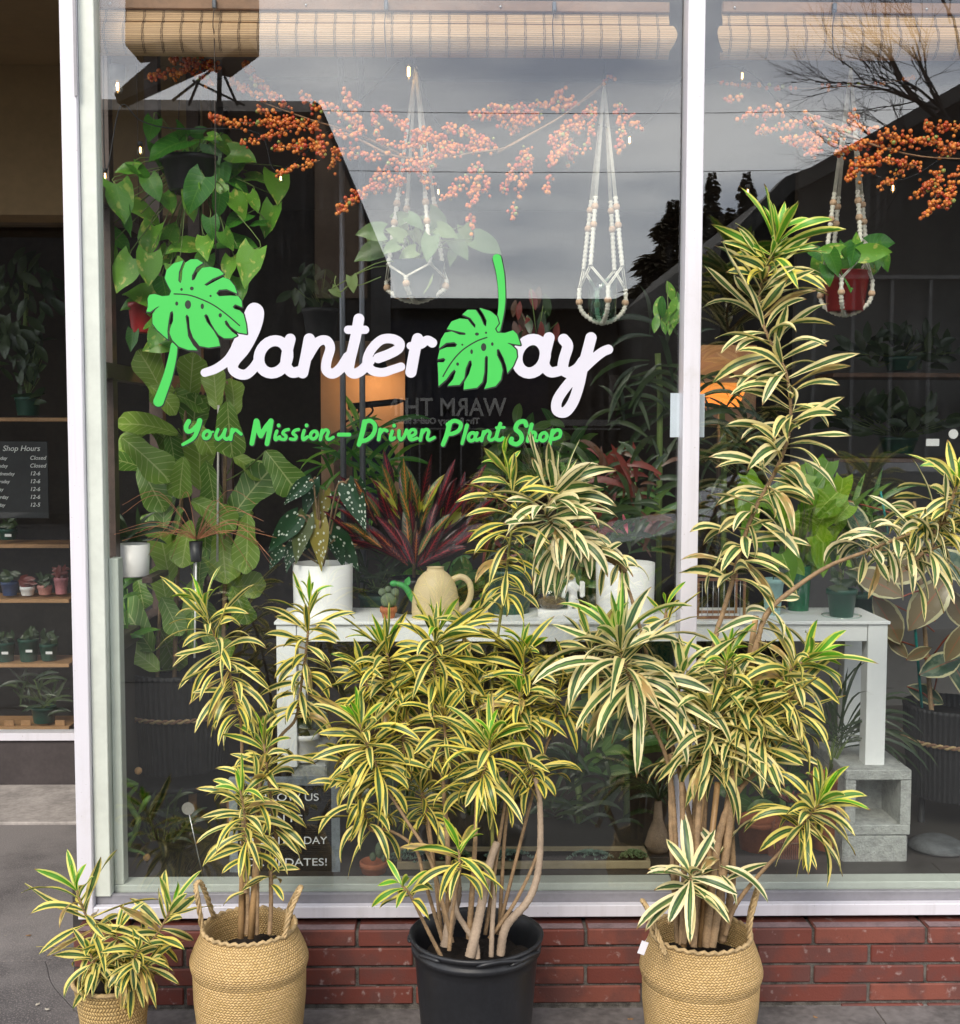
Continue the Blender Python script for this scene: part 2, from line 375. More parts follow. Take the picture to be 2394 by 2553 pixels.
# outlines drawn as a distance field on a fine grid, then cut to a clean flat mesh
def sd_poly(X, Y, poly):
    d = np.full(X.shape, 1e9); ins = np.zeros(X.shape, bool); n = len(poly)
    for i in range(n):
        ax, ay = poly[i]; bx, by = poly[(i + 1) % n]; ex, ey = bx - ax, by - ay
        t = np.clip(((X - ax) * ex + (Y - ay) * ey) / (ex * ex + ey * ey + 1e-9), 0, 1)
        d = np.minimum(d, np.hypot(X - ax - t * ex, Y - ay - t * ey))
        if ay != by: ins ^= ((ay > Y) != (by > Y)) & (X < ex * (Y - ay) / ey + ax)
    return np.where(ins, -d, d)
def sd_stroke(X, Y, pts, r0, r1=None, sm=True):
    r1 = r0 if r1 is None else r1
    p = [Vector((a, b, 0)) for a, b in pts]; p = smooth_path(p, 6) if (sm and len(p) > 2) else p
    d = np.full(X.shape, 1e9); m = len(p) - 1
    for i in range(m):
        ax, ay = p[i].x, p[i].y; ex, ey = p[i + 1].x - ax, p[i + 1].y - ay
        t = np.clip(((X - ax) * ex + (Y - ay) * ey) / (ex * ex + ey * ey + 1e-9), 0, 1)
        r = r0 + (r1 - r0) * (i + t) / m
        d = np.minimum(d, np.hypot(X - ax - t * ex, Y - ay - t * ey) - r)
    return d
def field_mesh(Fd, x0, y0, st, fn, mb, mi=0):
    ny, nx = Fd.shape; vid = {}; vs = []; fs = []
    def V(x, y):
        k = (round(x, 3), round(y, 3))
        if k not in vid: vid[k] = len(vs); vs.append(fn(x0 + x * st, y0 + y * st))
        return vid[k]
    neg = Fd < 0
    for j in range(ny - 1):
        run = None
        for i in range(nx - 1):
            a, b, c, d = neg[j, i], neg[j, i + 1], neg[j + 1, i + 1], neg[j + 1, i]
            if a and b and c and d:
                if run is None: run = i
                continue
            if run is not None: fs.append((V(run, j), V(i, j), V(i, j + 1), V(run, j + 1))); run = None
            if not (a or b or c or d): continue
            cor = [(i, j), (i + 1, j), (i + 1, j + 1), (i, j + 1)]; val = [Fd[j, i], Fd[j, i + 1], Fd[j + 1, i + 1], Fd[j + 1, i]]; poly = []
            for k in range(4):
                p, q = cor[k], cor[(k + 1) % 4]; vp, vq = val[k], val[(k + 1) % 4]
                if vp < 0: poly.append(V(*p))
                if (vp < 0) != (vq < 0):
                    t = vp / (vp - vq); poly.append(V(p[0] + (q[0] - p[0]) * t, p[1] + (q[1] - p[1]) * t))
            if len(set(poly)) > 2: fs.append(tuple(dict.fromkeys(poly)))
        if run is not None: fs.append((V(run, j), V(nx - 1, j), V(nx - 1, j + 1), V(run, j + 1)))
    fs = [tuple(reversed(f)) for f in fs]
    mb.add(vs, fs, mi, False)
# ---------------------------------------------------------------- surfaces of the setting
def frame_mat():
    b = NB('painted_aluminium'); st = b.noise(1, b.n('ShaderNodeMapping', {'Vector': b.obj(), 'Scale': (45, 45, 1.6)}).outputs[0], detail=4); g = b.noise(7, detail=6, rough=.7); sp = b.noise(120, detail=2)
    c = b.mix(b.m_('MULTIPLY', b.step(st, .45, .8), .45), (.70, .685, .745), (.52, .505, .53)); c = b.mix(b.m_('MULTIPLY', b.step(g, .55, .8), .35), c, (.50, .47, .43)); c = b.mix(b.m_('MULTIPLY', b.step(sp, .70, .73), .6), c, (.30, .27, .25))
    return b.bsdf(c, .4, 0, b.bump(g, .08, .001))
m_white = frame_mat()
m_cream = M('aged_cream_metal', (.62, .66, .60), .45, .08, 5, .1)
m_sillgrey = M('shaded_grey_aluminium', (.27, .265, .29), .5, .12, 6, .1, .001, .2)  # darker grey: shade on the set-back sill face is put into the colour
m_soffit = M('brown_stucco', (.24, .165, .08), .85, .12, 3, .3)
m_darkwall = M('dark_brown_wall', (.045, .034, .026), .8, .3, 3, .2)
m_recess = M('recess_wall', (.055, .045, .045), .8, .25, 5, .3)
m_floor = M('dark_display_floor', (.05, .045, .04), .5, .3, 4, .2)
m_ceil = M('shop_ceiling', (.12, .11, .11), .9, .1, 2, .1)
m_mortar = M('mortar', (.11, .10, .09), .95, .7, 30, .8, .004)
m_grass_g = M('gold', (.5, .35, .1))
def brick_mat():
    b = NB('glazed_brick'); r = b.col()[1]; n = b.noise(9, detail=5); f = b.noise(160, detail=3)
    c = b.mix(r, (.15, .034, .024), (.225, .068, .046)); c = b.mix(b.m_('MULTIPLY', b.step(n, .42, .62), .75), c, (.11, .045, .04))
    c = b.mix(b.m_('MULTIPLY', b.step(f, .66, .74), .6), c, (.05, .03, .03))
    c = b.mix(b.m_('MULTIPLY', b.step(b.noise(32, detail=6), .60, .74), .55), c, (.5, .42, .4))
    return b.bsdf(c, b.m_('ADD', .58, b.m_('MULTIPLY', n, .3)), 0, b.bump(b.m_('ADD', f, n), .5, .0015))
m_brick = brick_mat()
def ground_mat():
    b = NB('worn_asphalt'); n = b.noise(1.1, detail=6, rough=.6); g = b.noise(170, detail=3, rough=.7); sp = b.noise(55, detail=2)
    c = b.mix(b.step(n, .40, .60), (.075, .070, .072), (.21, .195, .19)); c = b.mix(b.m_('MULTIPLY', b.step(g, .48, .66), .75), c, (.29, .255, .245))
    c = b.mix(b.m_('MULTIPLY', b.step(sp, .70, .74), .7), c, (.30, .27, .22))
    cr = b.n('ShaderNodeTexVoronoi', {'Vector': b.n('ShaderNodeVectorMath', {0: b.obj(), 1: b.n('ShaderNodeVectorMath', {0: b.n('ShaderNodeTexNoise', {'Scale': 3.0}).outputs['Color'], 'Scale': .5}, operation='SCALE').outputs[0]}, operation='ADD').outputs[0], 'Scale': 1.1}, feature='DISTANCE_TO_EDGE').outputs[0]
    k = b.m_('SUBTRACT', 1, b.step(cr, .0, .003)); c = b.mix(b.m_('MULTIPLY', k, .45), c, (.03, .02, .02))
    return b.bsdf(c, .85, 0, b.bump(b.m_('SUBTRACT', g, k), .6, .004))
m_ground = ground_mat()
m_slab = M('pale_concrete', (.36, .33, .31), .9, .35, 5, .5, .003)
m_pave = M('grey_pavement', (.13, .12, .118), .85, .5, 5, .5, .003)
# ---------------------------------------------------------------- ground
g = MB(); g.box(-60, 60, -1.2, 2.19, -.2, 0); struct(g.build('ground', m_ground))
g = MB(); g.box(-60, 60, -60, -1.2, -.2, -.0005); struct(g.build('sidewalk', M('dark_asphalt', (.04, .04, .042), .8, .35, 1.2, .4)))  # out-of-view ground, coloured dark to keep its reflection in the glass low
g = MB()
zx = [P(185, 2500, -.15).x, -.05, .62, 1.25, 1.9, 2.6, 3.4]
for i in range(len(zx) - 1): g.box(zx[i] + .003, zx[i + 1] - .003, -1.1, -.10, -.05, .006, 0, .002)
struct(g.build('pavement', m_pave))
g = MB(); xb = P(0, 2000, 1.9).x
g.box(-4.5, -1.24, 1.62, 2.185, -.02, .012, 0, .004); g.box(-4.5, -1.24, .25, .60, -.02, .004, 1)
struct(g.build('doorstep', [m_slab, m_ground]))
g = MB(); g.box(-60, 60, -13, -4.6, -.01, .004); struct(g.build('road', M('road_asphalt', (.05, .05, .052), .9, .2, 3, .3)))
# ---------------------------------------------------------------- shop building
ZS = P(1200, 2288, -.05).z; ZF = P(1200, 2199, .02).z; ZG = P(1200, 2224, 0).z
XL0, XL1, XL2 = P(164, 850, -.05).x, P(203, 850, -.05).x, P(249, 850, -.03).x
XM0, XM1 = P(1706, 850, -.05).x, P(1748, 850, -.05).x
bld = thing('shop_building', 'plant shop front with white window frames above a low red brick wall', 'shop', (0, 0, 0))
b = MB(); ya = -.088
def zz(py, y=ya): return P(1200, py, y).z
co = [(2318, 2358, 0), (2364, 2407, 1), (2413, 2455, 0), (2461, 2503, 1)]
px0 = P(185, 2400, ya).x; jx = [P(q, 2350, ya).x for q in (1461, 1745)]; pit = jx[1] - jx[0]
rnd = random.Random(4)
for ci, (pa, pb, off) in enumerate(co):
    z1, z0 = zz(pa), zz(pb)
    x = jx[0] - 8 * pit + (pit * .5 if off else 0)
    while x < 3.4:
        a, c = max(x, px0), x + pit; x = c
        if c - .02 < px0: continue
        yy = ya + rnd.uniform(-.0015, .0015); dz = rnd.uniform(-.001, .001)
        n0 = len(b.v); b.box(a + .005 if a > px0 else a, c - .005, yy - (.004 if ci == 0 else 0), 0.0 if ci == 0 else -.02, z0 + dz, z1 + dz, 0, .0035)
        cc = (0, rnd.random(), 0)
        for i in range(n0, len(b.v)): b.c[i] = cc
for px in (2095, 2310, 2520):
    n0 = len(b.v); b.box(P(px, 2500, ya).x + .004, P(px + 208, 2500, ya).x, ya - .004, -.02, zz(2532), zz(2510), 0, .003)
    for i in range(n0, len(b.v)): b.c[i] = (0, .2, 0)
b.build('brick_wall', m_brick, bld)
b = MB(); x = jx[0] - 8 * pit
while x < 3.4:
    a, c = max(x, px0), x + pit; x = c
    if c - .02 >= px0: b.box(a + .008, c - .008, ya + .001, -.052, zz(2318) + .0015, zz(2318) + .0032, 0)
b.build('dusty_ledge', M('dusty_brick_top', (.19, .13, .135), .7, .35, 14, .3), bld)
b = MB(); b.box(px0 + .004, 3.4, ya + .007, -.001, -.05, zz(2318) - .008); b.box(px0 - .01, zz(0) * 0 + P(1960, 2500, ya).x, ya - .006, ya + .006, -.05, zz(2512), 0, .004)
b.build('mortar', m_mortar, bld)
# window frame
ZT = 3.12
b = MB()
b.box(XL0, XL1, -.05, .03, ZS - .001, ZT, 0, .002); b.box(XM0, XM1, -.05, .03, ZG - .02, ZT, 0, .002)
b.box(XL1 + .001, XM0 - .001, -.05, -.0215, ZS, P(1200, 2259, -.05).z, 0, .002); b.box(XM1 + .001, 3.4, -.05, -.0215, ZS, P(1200, 2259, -.05).z, 0, .002)
b.box(XM0 - .001, XM1 + .001, -.047, .0, ZS + .001, ZG - .021)
b.build('window_frame', m_white, bld)
b = MB(); zt = P(1200, 2254, -.05).z; zu = P(1200, 2231, -.012).z
for xa, xc in ((XL1 + .002, XM0 - .002), (XM1 + .002, 3.4)):
    b.box(xa, xc, -.021, -.002, ZS, P(1200, 2227, -.021).z, 0, .0015); b.box(xa, xc, -.0015, -.0002, ZS, P(1200, 2221, 0).z, 1)
b.build('sill_trim', [m_sillgrey, m_darkwall], bld)
b = MB(); b.box(XL1 + .001, XL2, -.03, .03, ZG + .002, ZT, 0, .002); b.box(XL2 + .001, XM0 - .001, .008, .075, ZF - .03, ZF, 0, .002); b.box(XM1 + .001, 3.4, .008, .075, ZF - .03, ZF, 0, .002)
b.box(XL2 + .001, XL2 + .03, .01, .06, ZF + .001, 1.35, 0, .002)
b.box(XL1 - .004, XL1 + .004, -.056, -.0505, P(200, 240, -.05).z, ZT - .01, 1)
b.build('inner_frame', [m_cream, m_sillgrey], bld)
m_glass = M_glass('window_glass', .070)
b = MB(); b.box(XL2 - .005, XM0 + .01, 0, .006, ZG, ZT); b.build('glass_pane', m_glass, bld)
b = MB(); b.box(XM1 - .01, 3.4, 0, .006, ZG, ZT); b.build('glass_pane', m_glass, bld)
b = MB(); b.box(XL0, 3.4, .01, .25, ZT + .001, 4.2); b.box(-6, XL0 - .002, 1.9, 2.1, P(60, 545, 2.0).z, 4.2, 0)
b.box(-6, XL0 - .002, -.1, 1.898, 3.35, 3.5)
b.build('upper_wall', m_soffit, bld)
b = MB()   # recess window wall
yr = 2.2
zq = P(80, 1845, yr).z; zr = P(80, 1826, yr).z
b.box(-6, -1.25, yr, yr + .2, -.05, zq, 0); b.build('recess_wall', m_recess, bld)
b = MB(); b.box(-6, -1.25, yr - .02, yr + .06, zq + .001, zr, 0, .002); b.build('recess_sill', m_white, bld)
b = MB(); b.box(-6, -1.25, yr + .02, yr + .026, zr, P(60, 560, yr).z); b.build('recess_glass', M_glass('shopfront_glass', .05), bld)
b = MB(); zc = P(60, 560, yr).z; b.box(-6, -1.25, yr - .06, yr + .08, zc + .001, P(60, 530, yr - .06).z, 0, .004); b.build('recess_transom', M('beam_brown', (.13, .095, .06), .7), bld)
# room
b = MB()
b.box(-6, 6, 5.4, 5.5, 0, 4, 0); b.box(4.6, 4.7, .3, 5.4, 0, 4, 0); b.box(-6.1, -6, 2.1, 5.5, 0, 4, 0)
b.box(-1.17, -1.13, .07, 2.6, 0, 1.0, 0); b.box(3.3, 3.35, .07, .3, 0, 4, 0)
b.build('room_wall', m_darkwall, bld)
b = MB(); b.box(-6, 6, 2.42, 5.4, -.1, .0); b.box(-1.2, 4.6, .07, 2.42, 0, ZF - .008); struct(b.build('floor', m_floor))
b = MB(); b.box(-6, 6, 2.11, 5.4, 3.35, 3.45); b.box(XL0, 4.6, .26, 2.1, 3.36, 3.45); struct(b.build('ceiling', m_ceil))
# partition posts and rails left of the display
b = MB(); m_wooddark = M('dark_stained_wood', (.07, .045, .035), .5, .3, 14, .3)
for y in (.35, 1.0, 1.7, 2.38): b.box(-1.175, -1.125, y, y + .05, 1.0, 3.3)
for z in (1.0, 1.9, 2.45): b.box(-1.18, -1.12, .07, 2.38, z, z + .05)
b.build('partition_rail', m_wooddark, bld)
b = MB(); m_lwall = M('warm_plaster', (.42, .30, .20), .9, .08, 2, .1)
b.box(P(800, 1000, 4.5).x, P(1010, 1000, 4.5).x, 4.5, 4.56, P(900, 1230, 4.5).z, P(900, 850, 4.5).z); b.build('plaster_panel', m_lwall, bld)
b = MB(); m_gwall = M('grey_plaster', (.16, .155, .15), .9, .1, 2, .1)
b.box(P(1980, 1000, 3.2).x, 4.6, 3.2, 3.26, .0, 3.3); b.build('plaster_panel', m_gwall, bld)
b = MB()
for px in (858, 906): b.tube([P(px, 1500, .9), (P(px, 1500, .9).x, .9, 3.35)], .011, 8, 0)
b.build('pipe', M('grey_pipe', (.20, .21, .24), .35, .1, metal=.6), bld)
# ---------------------------------------------------------------- across the street (seen in the glass)
m_navy = M('navy_panel', (.012, .015, .035), .6, .2, 1, .1); m_blackb = M('dark_siding', (.022, .019, .017), .8, .4, 2, .3)
m_brownb = M('brown_siding', (.16, .11, .075), .8, .2, 1.5, .3); m_roof = M('dark_shingle', (.018, .018, .017), .8, .3, 4, .4)
YC = 22
opp = thing('outlet_store', 'long low dark storefront across the street with a navy panel and grey lettering', 'building', (0, -YC, 0))
def rbox(mb, x0, x1, y0, y1, Y, dep, mi=0):
    a, c = RF(x0, y0, Y), RF(x1, y1, Y); mb.box(a.x, c.x, a.y - dep, a.y, max(0.0, c.z), a.z, mi)
b = MB(); rbox(b, 760, 3400, 752, 1320, YC, 8); b.build('wall', m_blackb, opp)
b = MB(); a, c = RF(760, 752, YC), RF(1760, 775, YC); b.box(a.x - .3, c.x + 8, -YC, -YC + .35, c.z, a.z + .05); b.build('parapet', M('parapet_grey', (.10, .095, .09), .8), opp)
b = MB(); a, c = RF(1090, 800, YC), RF(1365, 1075, YC); b.box(RF(930, 1, YC).x, c.x, -YC + .001, -YC + .12, c.z, a.z); b.build('sign_panel', m_navy, opp)
b = MB(); rbox(b, 1375, 1720, 1046, 1062, YC - .3, .2); rbox(b, 1372, 1378, 1062, 1300, YC - .3, .2); rbox(b, 800, 1720, 1066, 1072, YC - .3, .1)
for i in range(9): q = 940 + i * 52; rbox(b, q, q + 4, 1072, 1230, YC - .3, .1)
b.build('awning_band', M('band_grey', (.35, .34, .33), .7), opp)
m_sgrey = M('sign_grey', (.90, .88, .82), .6, .05, 5, 0); m_sdark = M('sign_panel_tan', (.22, .19, .16), .8)
def stext(s, pxc, py, size, width, ext=.02, m=m_sgrey, Y=YC, lift=.14):
    p = RF(pxc, py, Y); text(s, size, (p.x, -Y + lift, p.z), m, 'sign_lettering', opp, math.pi, ext, width=width, bold=.008)
sc = S(YC)
stext('WARM THINGS', 1075, 1036, 62 * sc, 372 * sc); stext('The Factory Outlet Store', 1088, 1056, 20 * sc, 215 * sc)
b = MB(); rbox(b, 1520, 1720, 935, 1025, YC - .1, .05); b.build('sign_panel', m_sdark, opp)
stext('ANTIQUES', 1610, 1003, 44 * sc, 170 * sc, m=M('sign_black', (.01, .01, .01), .6), lift=.17)
lb = thing('street_building', 'brown sloped-roof building across the street reflected behind the hanging pothos', 'building', (0, -14, 0))
b = MB(); pol = [(-400, 250), (775, 262), (783, 250), (800, 262), (925, 560), (925, 760), (925, 1330), (-400, 1330)]
b.prism([(RF(x, y, 14).x, RF(x, y, 14).z) for x, y in pol], -14, -19); b.build('wall', m_blackb, lb)
b = MB(); pol = [(786, 275), (800, 290), (916, 565), (916, 744), (786, 744)]; b.prism([(RF(x, y, 14).x, RF(x, y, 14).z) for x, y in pol], -13.995, -13.94); b.build('siding', m_brownb, lb)
b = MB(); pol = [(-400, 254), (778, 266), (778, 292), (-400, 280)]; b.prism([(RF(x, y, 14).x, RF(x, y, 14).z) for x, y in pol], -13.99, -13.7); b.build('fascia', M('fascia_grey', (.28, .26, .24), .8), lb)
rb = thing('gabled_building', 'black gable-roofed building across the street reflected in the right window', 'building', (0, -12, 0))
b = MB(); pol = [(1796, 640), (1800, 600), (1945, 462), (2005, 440), (2394, 238), (2900, -60), (3600, 400), (3600, 1330), (1796, 1330)]
b.prism([(RF(x, y, 12).x, RF(x, y, 12).z) for x, y in pol], -12, -22); b.build('wall', m_roof, rb)
b = MB(); pol = [(1790, 612), (1940, 455), (2000, 433), (2900, -70), (2900, -30), (2005, 470), (1955, 492), (1812, 640)]
b.prism([(RF(x, y, 12).x, RF(x, y, 12).z) for x, y in pol], -11.6, -11.99); b.build('bargeboard', M('bargeboard_dark', (.035, .035, .033), .7), rb)
b = MB(); a, c = RF(2020, 1000, 12), RF(2900, 700, 12)
for i in range(7): b.box(a.x + i * .5, a.x + i * .5 + .04, -11.99, -11.93, 0, c.z)
b.box(a.x, c.x, -11.99, -11.9, c.z, c.z + .05); b.build('trim', M('trim_grey', (.12, .12, .12), .7), rb)
def conifer(px, ptop, Y, hw, seed, lab):
    rr = random.Random(seed); t = thing('conifer_tree', lab, 'tree', (RF(px, 900, Y).x, -Y, 0), 'conifers beyond the low store')
    top = RF(px, ptop, Y); x, z1 = top.x, top.z
    b = MB(); b.tube([(x, -Y, 0), (x, -Y, z1 * .97)], [.22, .03], 7); b.build('trunk', M('bark_dark', (.05, .035, .025), .9), t)
    b = MB(); hw = hw * 2.1 * S(Y); z0 = RF(px, 800, Y).z; N = 1500
    for i in range(N):
        k = rr.random() ** .75; z = z1 - (z1 - z0) * k; rad = hw * (.08 + 1.0 * k) * (.55 + .45 * rr.random()) * (1 + .3 * math.sin(z * 5 + seed)); a = rr.random() * 6.283
        d = Vector((math.cos(a), math.sin(a), -.12 + .3 * rr.random()))
        c = Vector((x, -Y, z)) + Vector((math.cos(a), math.sin(a), 0)) * rad * .35
        b.leaf(c, d, d.cross(Vector((0, 0, 1))), rad * .75 + .1, .26 + .30 * rad, [(0, .3), (.4, 1), (.8, .6), (1, 0)], .5, .3, 0, (0, rr.random() * .5, 0), 3)
    b.build('crown', M('needle_green', (.15, .12, .07), .85, .4, 3, 0), t)
conifer(1680, 500, 40, 62, 1, 'bushy dark conifer reflected just left of the white mullion')
conifer(1776, 432, 44, 36, 2, 'slim conifer reflected just right of the white mullion')
conifer(1862, 430, 44, 38, 3, 'slim conifer reflected behind the tip of the tallest plant')
conifer(1822, 520, 42, 46, 5, 'short conifer reflected between the two slim ones')
conifer(1630, 640, 40, 34, 6, 'lowest conifer reflected left of the bushy one')
bt = thing('bare_tree', 'leafless branching street tree reflected at the top right of the window', 'tree', (RF(2470, 900, 9).x, -9, 0))
rr = random.Random(12); b = MB()
def branch(p, d, l, r, dep):
    q = p + d * l; md = p + d * l * .5 + Vector((rr.uniform(-1, 1), rr.uniform(-1, 1), rr.uniform(-1, 1))) * l * .07
    b.tube([p, md, q], [r, r * .8, r * .6], 5 if r > .01 else 3)
    if dep == 0: return
    for k in range(3 if dep > 2 else rr.choice((2, 3))):
        nd = (d + Vector((rr.uniform(-1, 1), rr.uniform(-.7, .7), rr.uniform(-.6, .8))) * .62).normalized()
        branch(p.lerp(q, rr.uniform(.45, 1)), nd, l * rr.uniform(.66, .9), r * .55, dep - 1)
base = Vector((RF(2470, 900, 9).x, -9, 0)); top = RF(2425, 300, 9)
b.tube([base, top], [.11, .07], 9)
b.build('trunk', M('bark_dark', (.05, .035, .025), .9), bt); b = MB()
for dd, ll in (((-.75, 0, .55), .8), ((-.9, .1, .0), .75), ((-.5, -.1, .9), .85), ((-.25, .1, 1), .8), ((.6, .2, .8), .7), ((-.8, .2, .3), .75), ((-.7, -.2, -.2), .6)):
    branch(top - Vector((0, 0, rr.random() * .5)), Vector(dd).normalized(), ll, .03, 5)
b.build('crown', M('twig_black', (.018, .015, .013), .9, .2, 20, 0), bt)
# braced billboard arm
bb = thing('braced_street_sign', 'brown boxy overhead sign on a black braced post reflected at the top left', 'sign', (RF(545, 900, 7).x, -7, 0))
b = MB(); pol = [(300, -120), (622, -120), (622, 95), (548, 150), (520, 145), (330, 252), (300, 240)]
b.prism([(RF(x, y, 7).x, RF(x, y, 7).z) for x, y in ((312, -160), (622, -160), (622, 95), (548, 150), (520, 145), (450, 100), (312, 112))], -7, -7.5); b.build('box', m_brownb, bb)
b = MB(); b.prism([(RF(x, y, 7.2).x, RF(x, y, 7.2).z) for x, y in ((455, 100), (548, 150), (300, 262), (292, 240))], -7.1, -7.3)
for pa, pb, w in (((548, 150), (546, 262), 10), ((500, 190), (470, 262), 6), ((560, 190), (592, 262), 6), ((480, 200), (610, 262), 5), ((545, 160), (430, 250), 6)):
    b.tube([RF(pa[0], pa[1], 7), RF(pb[0], pb[1], 7)], w * S(7) * .6, 6)
b.tube([RF(546, 255, 7), Vector((RF(546, 255, 7).x, -7, 0))], .035, 8)
b.build('post', m_roof, bb)
for pa, pb, n in ((232, 236, 'upper power line crossing the reflected sky'), (385, 378, 'lower power line crossing the reflected sky')):
    b = MB(); A, C = RF(-600, pa - 10, 15), RF(3200, pb + 6, 15); b.tube([A.lerp(C, k / 16) - Vector((0, 0, .5 * math.sin(math.pi * k / 16) * .6)) for k in range(17)], .0055, 5)
    tag(b.build('power_line', m_roof), n, 'cable')
# parked car at the kerb behind the photographer
def car():
    Y = 6.2; X0 = RF(1395, 900, Y).x; t = thing('parked_car', 'silver hatchback parked at the kerb, seen only as a reflection', 'car', (X0 + 2, -Y, 0))
    pr = [(0, .45), (.05, .78), (.25, .88), (.95, 1.0), (1.75, 1.42), (2.3, 1.50), (3.2, 1.49), (3.9, 1.32), (4.25, .98), (4.32, .6), (4.25, .35), (3.75, .30), (3.7, .5), (3.45, .62), (3.2, .5), (3.15, .25), (1.2, .25), (1.15, .5), (.9, .62), (.65, .5), (.6, .28), (.05, .3)]
    b = MB(); b.prism([(X0 + x, z) for x, z in pr], -Y - .8, -Y + .9); b.build('body', M('silver_paint', (.30, .31, .33), .25, .05, 3, 0, metal=.6), t)
    b = MB(); b.prism([(X0 + x, z) for x, z in ((1.15, 1.02), (1.82, 1.38), (2.3, 1.44), (3.15, 1.43), (3.8, 1.28), (3.95, 1.04))], -Y + .905, -Y + .915); b.build('window', M('car_glass', (.02, .022, .025), .05, .05, 3, 0), t)
    for x in (.9, 3.45):
        b = MB(); b.tube([(X0 + x, -Y + .7, .31), (X0 + x, -Y + .93, .31)], .31, 24); w = b.build('wheel', M('tyre', (.02, .02, .02), .8), t)
        b = MB(); b.tube([(X0 + x, -Y + .92, .31), (X0 + x, -Y + .945, .31)], .2, 20); b.build('rim', M('rim', (.4, .4, .42), .3, metal=.8), w)
car()
# ---------------------------------------------------------------- lettering on the glass
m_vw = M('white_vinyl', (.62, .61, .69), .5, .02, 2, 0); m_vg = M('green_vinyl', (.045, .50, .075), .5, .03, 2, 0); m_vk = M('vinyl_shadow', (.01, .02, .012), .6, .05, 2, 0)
def LA(p): return [(340 + a * .3219, 600 + b * .3219) for a, b in p]
def LB(p): return [(940 + a * .3326, 600 + b * .3326) for a, b in p]
KA, KB = .3219, .3326
def ell(X, Y, cx, cy, rx, ry, w, rot=.25):
    c, s = math.cos(rot), math.sin(rot); pts = []
    for k in range(25):
        t = k / 24 * 2 * math.pi; x, y = rx * math.cos(t), ry * math.sin(t); pts.append((cx + x * c - y * s * -1 * -1, cy + x * s * 0 + y)) if False else pts.append((cx + x - y * rot, cy + y))
    return sd_stroke(X, Y, pts, w, sm=False)
ST = 1.6; gx = np.arange(360, 1550, ST); gy = np.arange(625, 1125, ST); GX, GY = np.meshgrid(gx, gy)
leaf1 = [(365,152),(290,175),(235,225),(220,290),(245,345),(270,390),(255,425),(200,430),(140,412),(100,420),(88,450),(90,510),(78,550),(110,550),(150,520),(192,500),(150,532),(125,570),(125,640),(160,690),(210,735),(245,765),(240,700),(250,620),(262,555),(280,542),(287,570),(285,620),(262,680),(258,720),(280,770),(330,820),(400,845),(475,848),(440,810),(400,740),(390,650),(380,585),(392,570),(408,590),(415,680),(440,750),(490,815),(560,828),(648,815),(635,760),(600,700),(545,630),(525,580),(540,567),(555,580),(580,640),(610,690),(640,730),(680,755),(740,755),(782,735),(740,705),(690,650),(683,622),(700,616),(730,665),(790,710),(857,722),(850,650),(830,570),(800,540),(762,530),(745,512),(765,492),(820,514),(815,465),(790,430),(730,425),(640,430),(618,407),(640,380),(700,375),(782,410),(760,350),(720,300),(670,283),(600,320),(545,350),(525,340),(590,295),(678,258),(640,220),(570,202),(510,210),(475,250),(452,300),(430,310),(430,270),(465,205),(517,172),(470,143),(420,145),(380,170),(357,230),(352,300),(342,330),(325,310),(330,240)]
leaf2 = [(768,503),(850,528),(900,568),(914,620),(885,660),(900,690),(960,692),(1020,672),(1050,700),(1077,782),(1030,775),(968,762),(1010,785),(1045,820),(1050,870),(1020,940),(978,992),(970,940),(950,880),(915,812),(898,815),(900,860),(930,920),(942,970),(930,1040),(890,1090),(805,1110),(825,1060),(830,980),(832,870),(818,860),(808,880),(805,990),(790,1060),(750,1102),(650,1115),(655,1060),(690,1000),(712,930),(708,897),(690,900),(665,960),(655,1030),(620,1080),(530,1087),(570,1040),(592,980),(580,965),(555,990),(520,1040),(462,1090),(460,1000),(455,912),(500,912),(515,892),(500,878),(455,888),(470,820),(520,800),(590,796),(602,777),(580,760),(520,765),(465,808),(480,740),(510,690),(560,680),(620,705),(665,706),(662,690),(600,678),(525,662),(560,605),(620,583),(680,590),(710,630),(735,655),(740,630),(700,578),(640,553),(680,518),(740,518),(775,570),(800,630),(818,645),(823,600),(800,550)]
def circ(cx, cy, rx, ry): return (np.hypot((GX - cx) / rx, (GY - cy) / ry) - 1) * min(rx, ry)
F1 = sd_poly(GX, GY, LA(leaf1)); F2 = sd_poly(GX, GY, LB(leaf2)); o1, o2 = F1.copy(), F2.copy()
for cx, cy, rx, ry in ((350,377,10,12),(430,370,15,15),(575,428,9,9),(313,487,12,16),(400,495,24,34),(511,508,13,22),(650,578,13,17)):
    q = LA([(cx, cy)])[0]; F1 = np.maximum(F1, -circ(q[0], q[1], rx * KA, ry * KA))
for cx, cy, rx, ry in ((750,700,15,12),(818,690,8,9),(640,780,8,8),(800,798,20,30),(865,775,10,14),(710,832,10,18),(605,925,11,13)):
    q = LB([(cx, cy)])[0]; F2 = np.maximum(F2, -circ(q[0], q[1], rx * KB, ry * KB))
F1 = np.maximum(F1, -sd_stroke(GX, GY, LA([(292, 412), (400, 420), (500, 452), (600, 500), (700, 572), (800, 658)]), 1.7))
F2 = np.maximum(F2, -sd_stroke(GX, GY, LB([(825, 725), (740, 757), (640, 822), (560, 910), (495, 1018)]), 1.7))
S1 = sd_stroke(GX, GY, LA([(292, 812), (280, 900), (240, 1060), (172, 1245)]), 26 * KA, 40 * KA); S1 = np.maximum(S1, -(o1 - 4))
S2 = sd_stroke(GX, GY, LB([(900, 132), (925, 250), (937, 400), (932, 520), (905, 665)]), 32 * KB, 20 * KB); S2 = np.maximum(S2, -(o2 - 3))
wt = []
